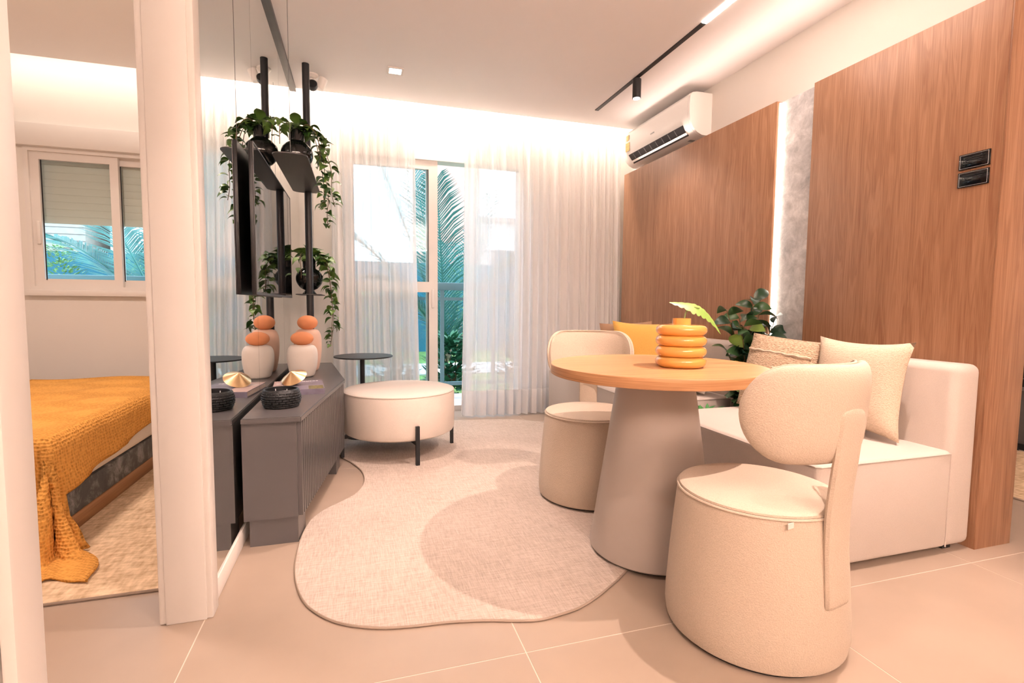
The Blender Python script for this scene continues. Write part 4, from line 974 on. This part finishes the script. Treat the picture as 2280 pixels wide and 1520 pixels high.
# unseen unit added behind the viewer to carry an indirect fill light
t = thing('added_light_unit', 'long white unit added behind the viewer to carry a fill light', 'cabinet', (0.9, -2.22, 1.5))
part('carcass', rbox(-1.75, 1.75, -0.175, 0.175, 0, 0.80, 0.004), 'white', t)
for k in range(5): part('unit_door', rbox(-1.74+k*0.70, -1.05+k*0.70, 0.176, 0.194, 0.005, 0.795, 0.003), 'white', t)
part('led_strip', bx(-1.7, 1.7, -0.02, 0.02, 0.80, 0.815), 'led', t, smooth=False)  # added glowing strip under the fill uplight
# ================================================================== BEDROOM
rug('jute_rug', 'braided natural jute rug beside the bed', [(-2.9, 2.068), (-0.66, 2.068), (-0.66, 4.3), (-2.9, 4.3)], 0.012, 'jute', spl=0)
JZ = 0.0127
BX0, BX1, BY0, BY1 = -3.1, -1.24, 2.50, 4.45
t = thing('platform_bed', 'platform bed with marble band, timber plinth and white mattress', 'bed', ((BX0+BX1)/2, (BY0+BY1)/2, JZ))
def sb(bm):
    for v in bm.verts: v.co -= Vector(((BX0+BX1)/2, (BY0+BY1)/2, 0))
    return bm
part('timber_base', sb(rbox(BX0, BX1, BY0, BY1, 0.0, 0.075, 0.003)), 'bedwood', t)
part('marble_band', sb(rbox(BX0, BX1-0.003, BY0+0.003, BY1, 0.075, 0.20, 0.003)), 'darkstone', t)
part('mattress', sb(rbox(BX0, BX1+0.012, BY0-0.01, BY1, 0.20, 0.475, 0.05, 4)), 'sheet', t)
# blanket draped over the near right corner
t = thing('waffle_blanket', 'mustard waffle-knit blanket draped over the bed corner', 'blanket', (-1.25, 2.5, JZ))
bm = bmesh.new(); grid = []; ztop = 0.478
us = [-0.98+0.035*i for i in range(int((0.98+0.50)/0.035)+1)]; vs = [-0.72+0.035*j for j in range(int((0.72+1.9)/0.035)+1)]
ex, ey = 0.022, 0.02
for u in us:
    row = []
    for v in vs:
        # u: x past the bed's right edge, v: y inside the near edge (negative hangs over)
        a_, b_ = max(0, u), max(0, -v); side_len = 0.27-0.12*max(0, min(1, v/1.3))
        if v > 0: a_ = min(a_, side_len*(0.985+0.015*math.sin(v*16)))
        b_ = min(b_, 0.60)
        dr_ = math.hypot(a_, b_)
        z = ztop+0.006*math.sin(9*u+3*v)+0.004*math.sin(17*v)
        x, y = min(u, 0.0), max(v, 0.0)
        if dr_ > 0:
            an = math.atan2(b_, a_); q = min(1, dr_/0.06)
            fold = 0.028*math.sin(an*9+2.0)*(1 if a_ > 0.02 and b_ > 0.02 else 0.35)+0.014*math.sin(u*19)*(1 if b_ > 0 else 0)+0.010*math.sin(v*13)*(1 if a_ > 0 else 0)
            out = 0.022*q+(fold+0.10*(dr_/0.5)**1.5*(0.4 if b_ < 0.02 or a_ < 0.02 else 1.0))*min(1, dr_/0.25)
            x += math.cos(an)*out; y -= math.sin(an)*out
            z = max(0.004+0.004*math.sin(30*u), ztop-max(0, dr_-0.02))
            if dr_ > 0.47: x += math.cos(an)*(dr_-0.47)*0.7; y -= math.sin(an)*(dr_-0.47)*0.7
        row.append(bm.verts.new((x+0.012+0.01, y-0.01, z)))
    grid.append(row)
for i in range(len(us)-1):
    for j in range(len(vs)-1): bm.faces.new((grid[i][j], grid[i+1][j], grid[i+1][j+1], grid[i][j+1]))
bo = part('knit_fabric', bm, 'waffle', t, angle=180)
so = bo.modifiers.new('thickness', 'SOLIDIFY'); so.thickness = 0.010; so.offset = 1.0
pillow('bed_pillow', 'white pillow on the far side of the bed', 0.65, 0.42, 0.14, (-2.55, 4.2, 0.565), (R90*0.95, 0, 0.05), 'sheet', 0.04)

# ------------------------------------------------------------------ groups of repeats
GROUPS = {'sheer_curtain': 'sheer curtains at the balcony door', 'recessed_downlight': 'square downlights in a row', 'track_spotlight': 'cylinder spots on the track',
          'globe_vase': 'black globe vases on the plant stand', 'trailing_plant': 'trailing plants on the stand', 'ball_stopper_vase': 'vases with terracotta stoppers',
          'sofa_module': 'cream sofa modules', 'throw_pillow': 'throw pillows on the sofa', 'palm_tree': 'palms in the garden', 'garden_shrub': 'shrubs in the garden', 'unseen_panel_lamp': 'unseen ceiling panel lamps'}
for o in COL.objects:
    g = GROUPS.get(o.name.split('.')[0])
    if g and o.parent is None: o['group'] = g
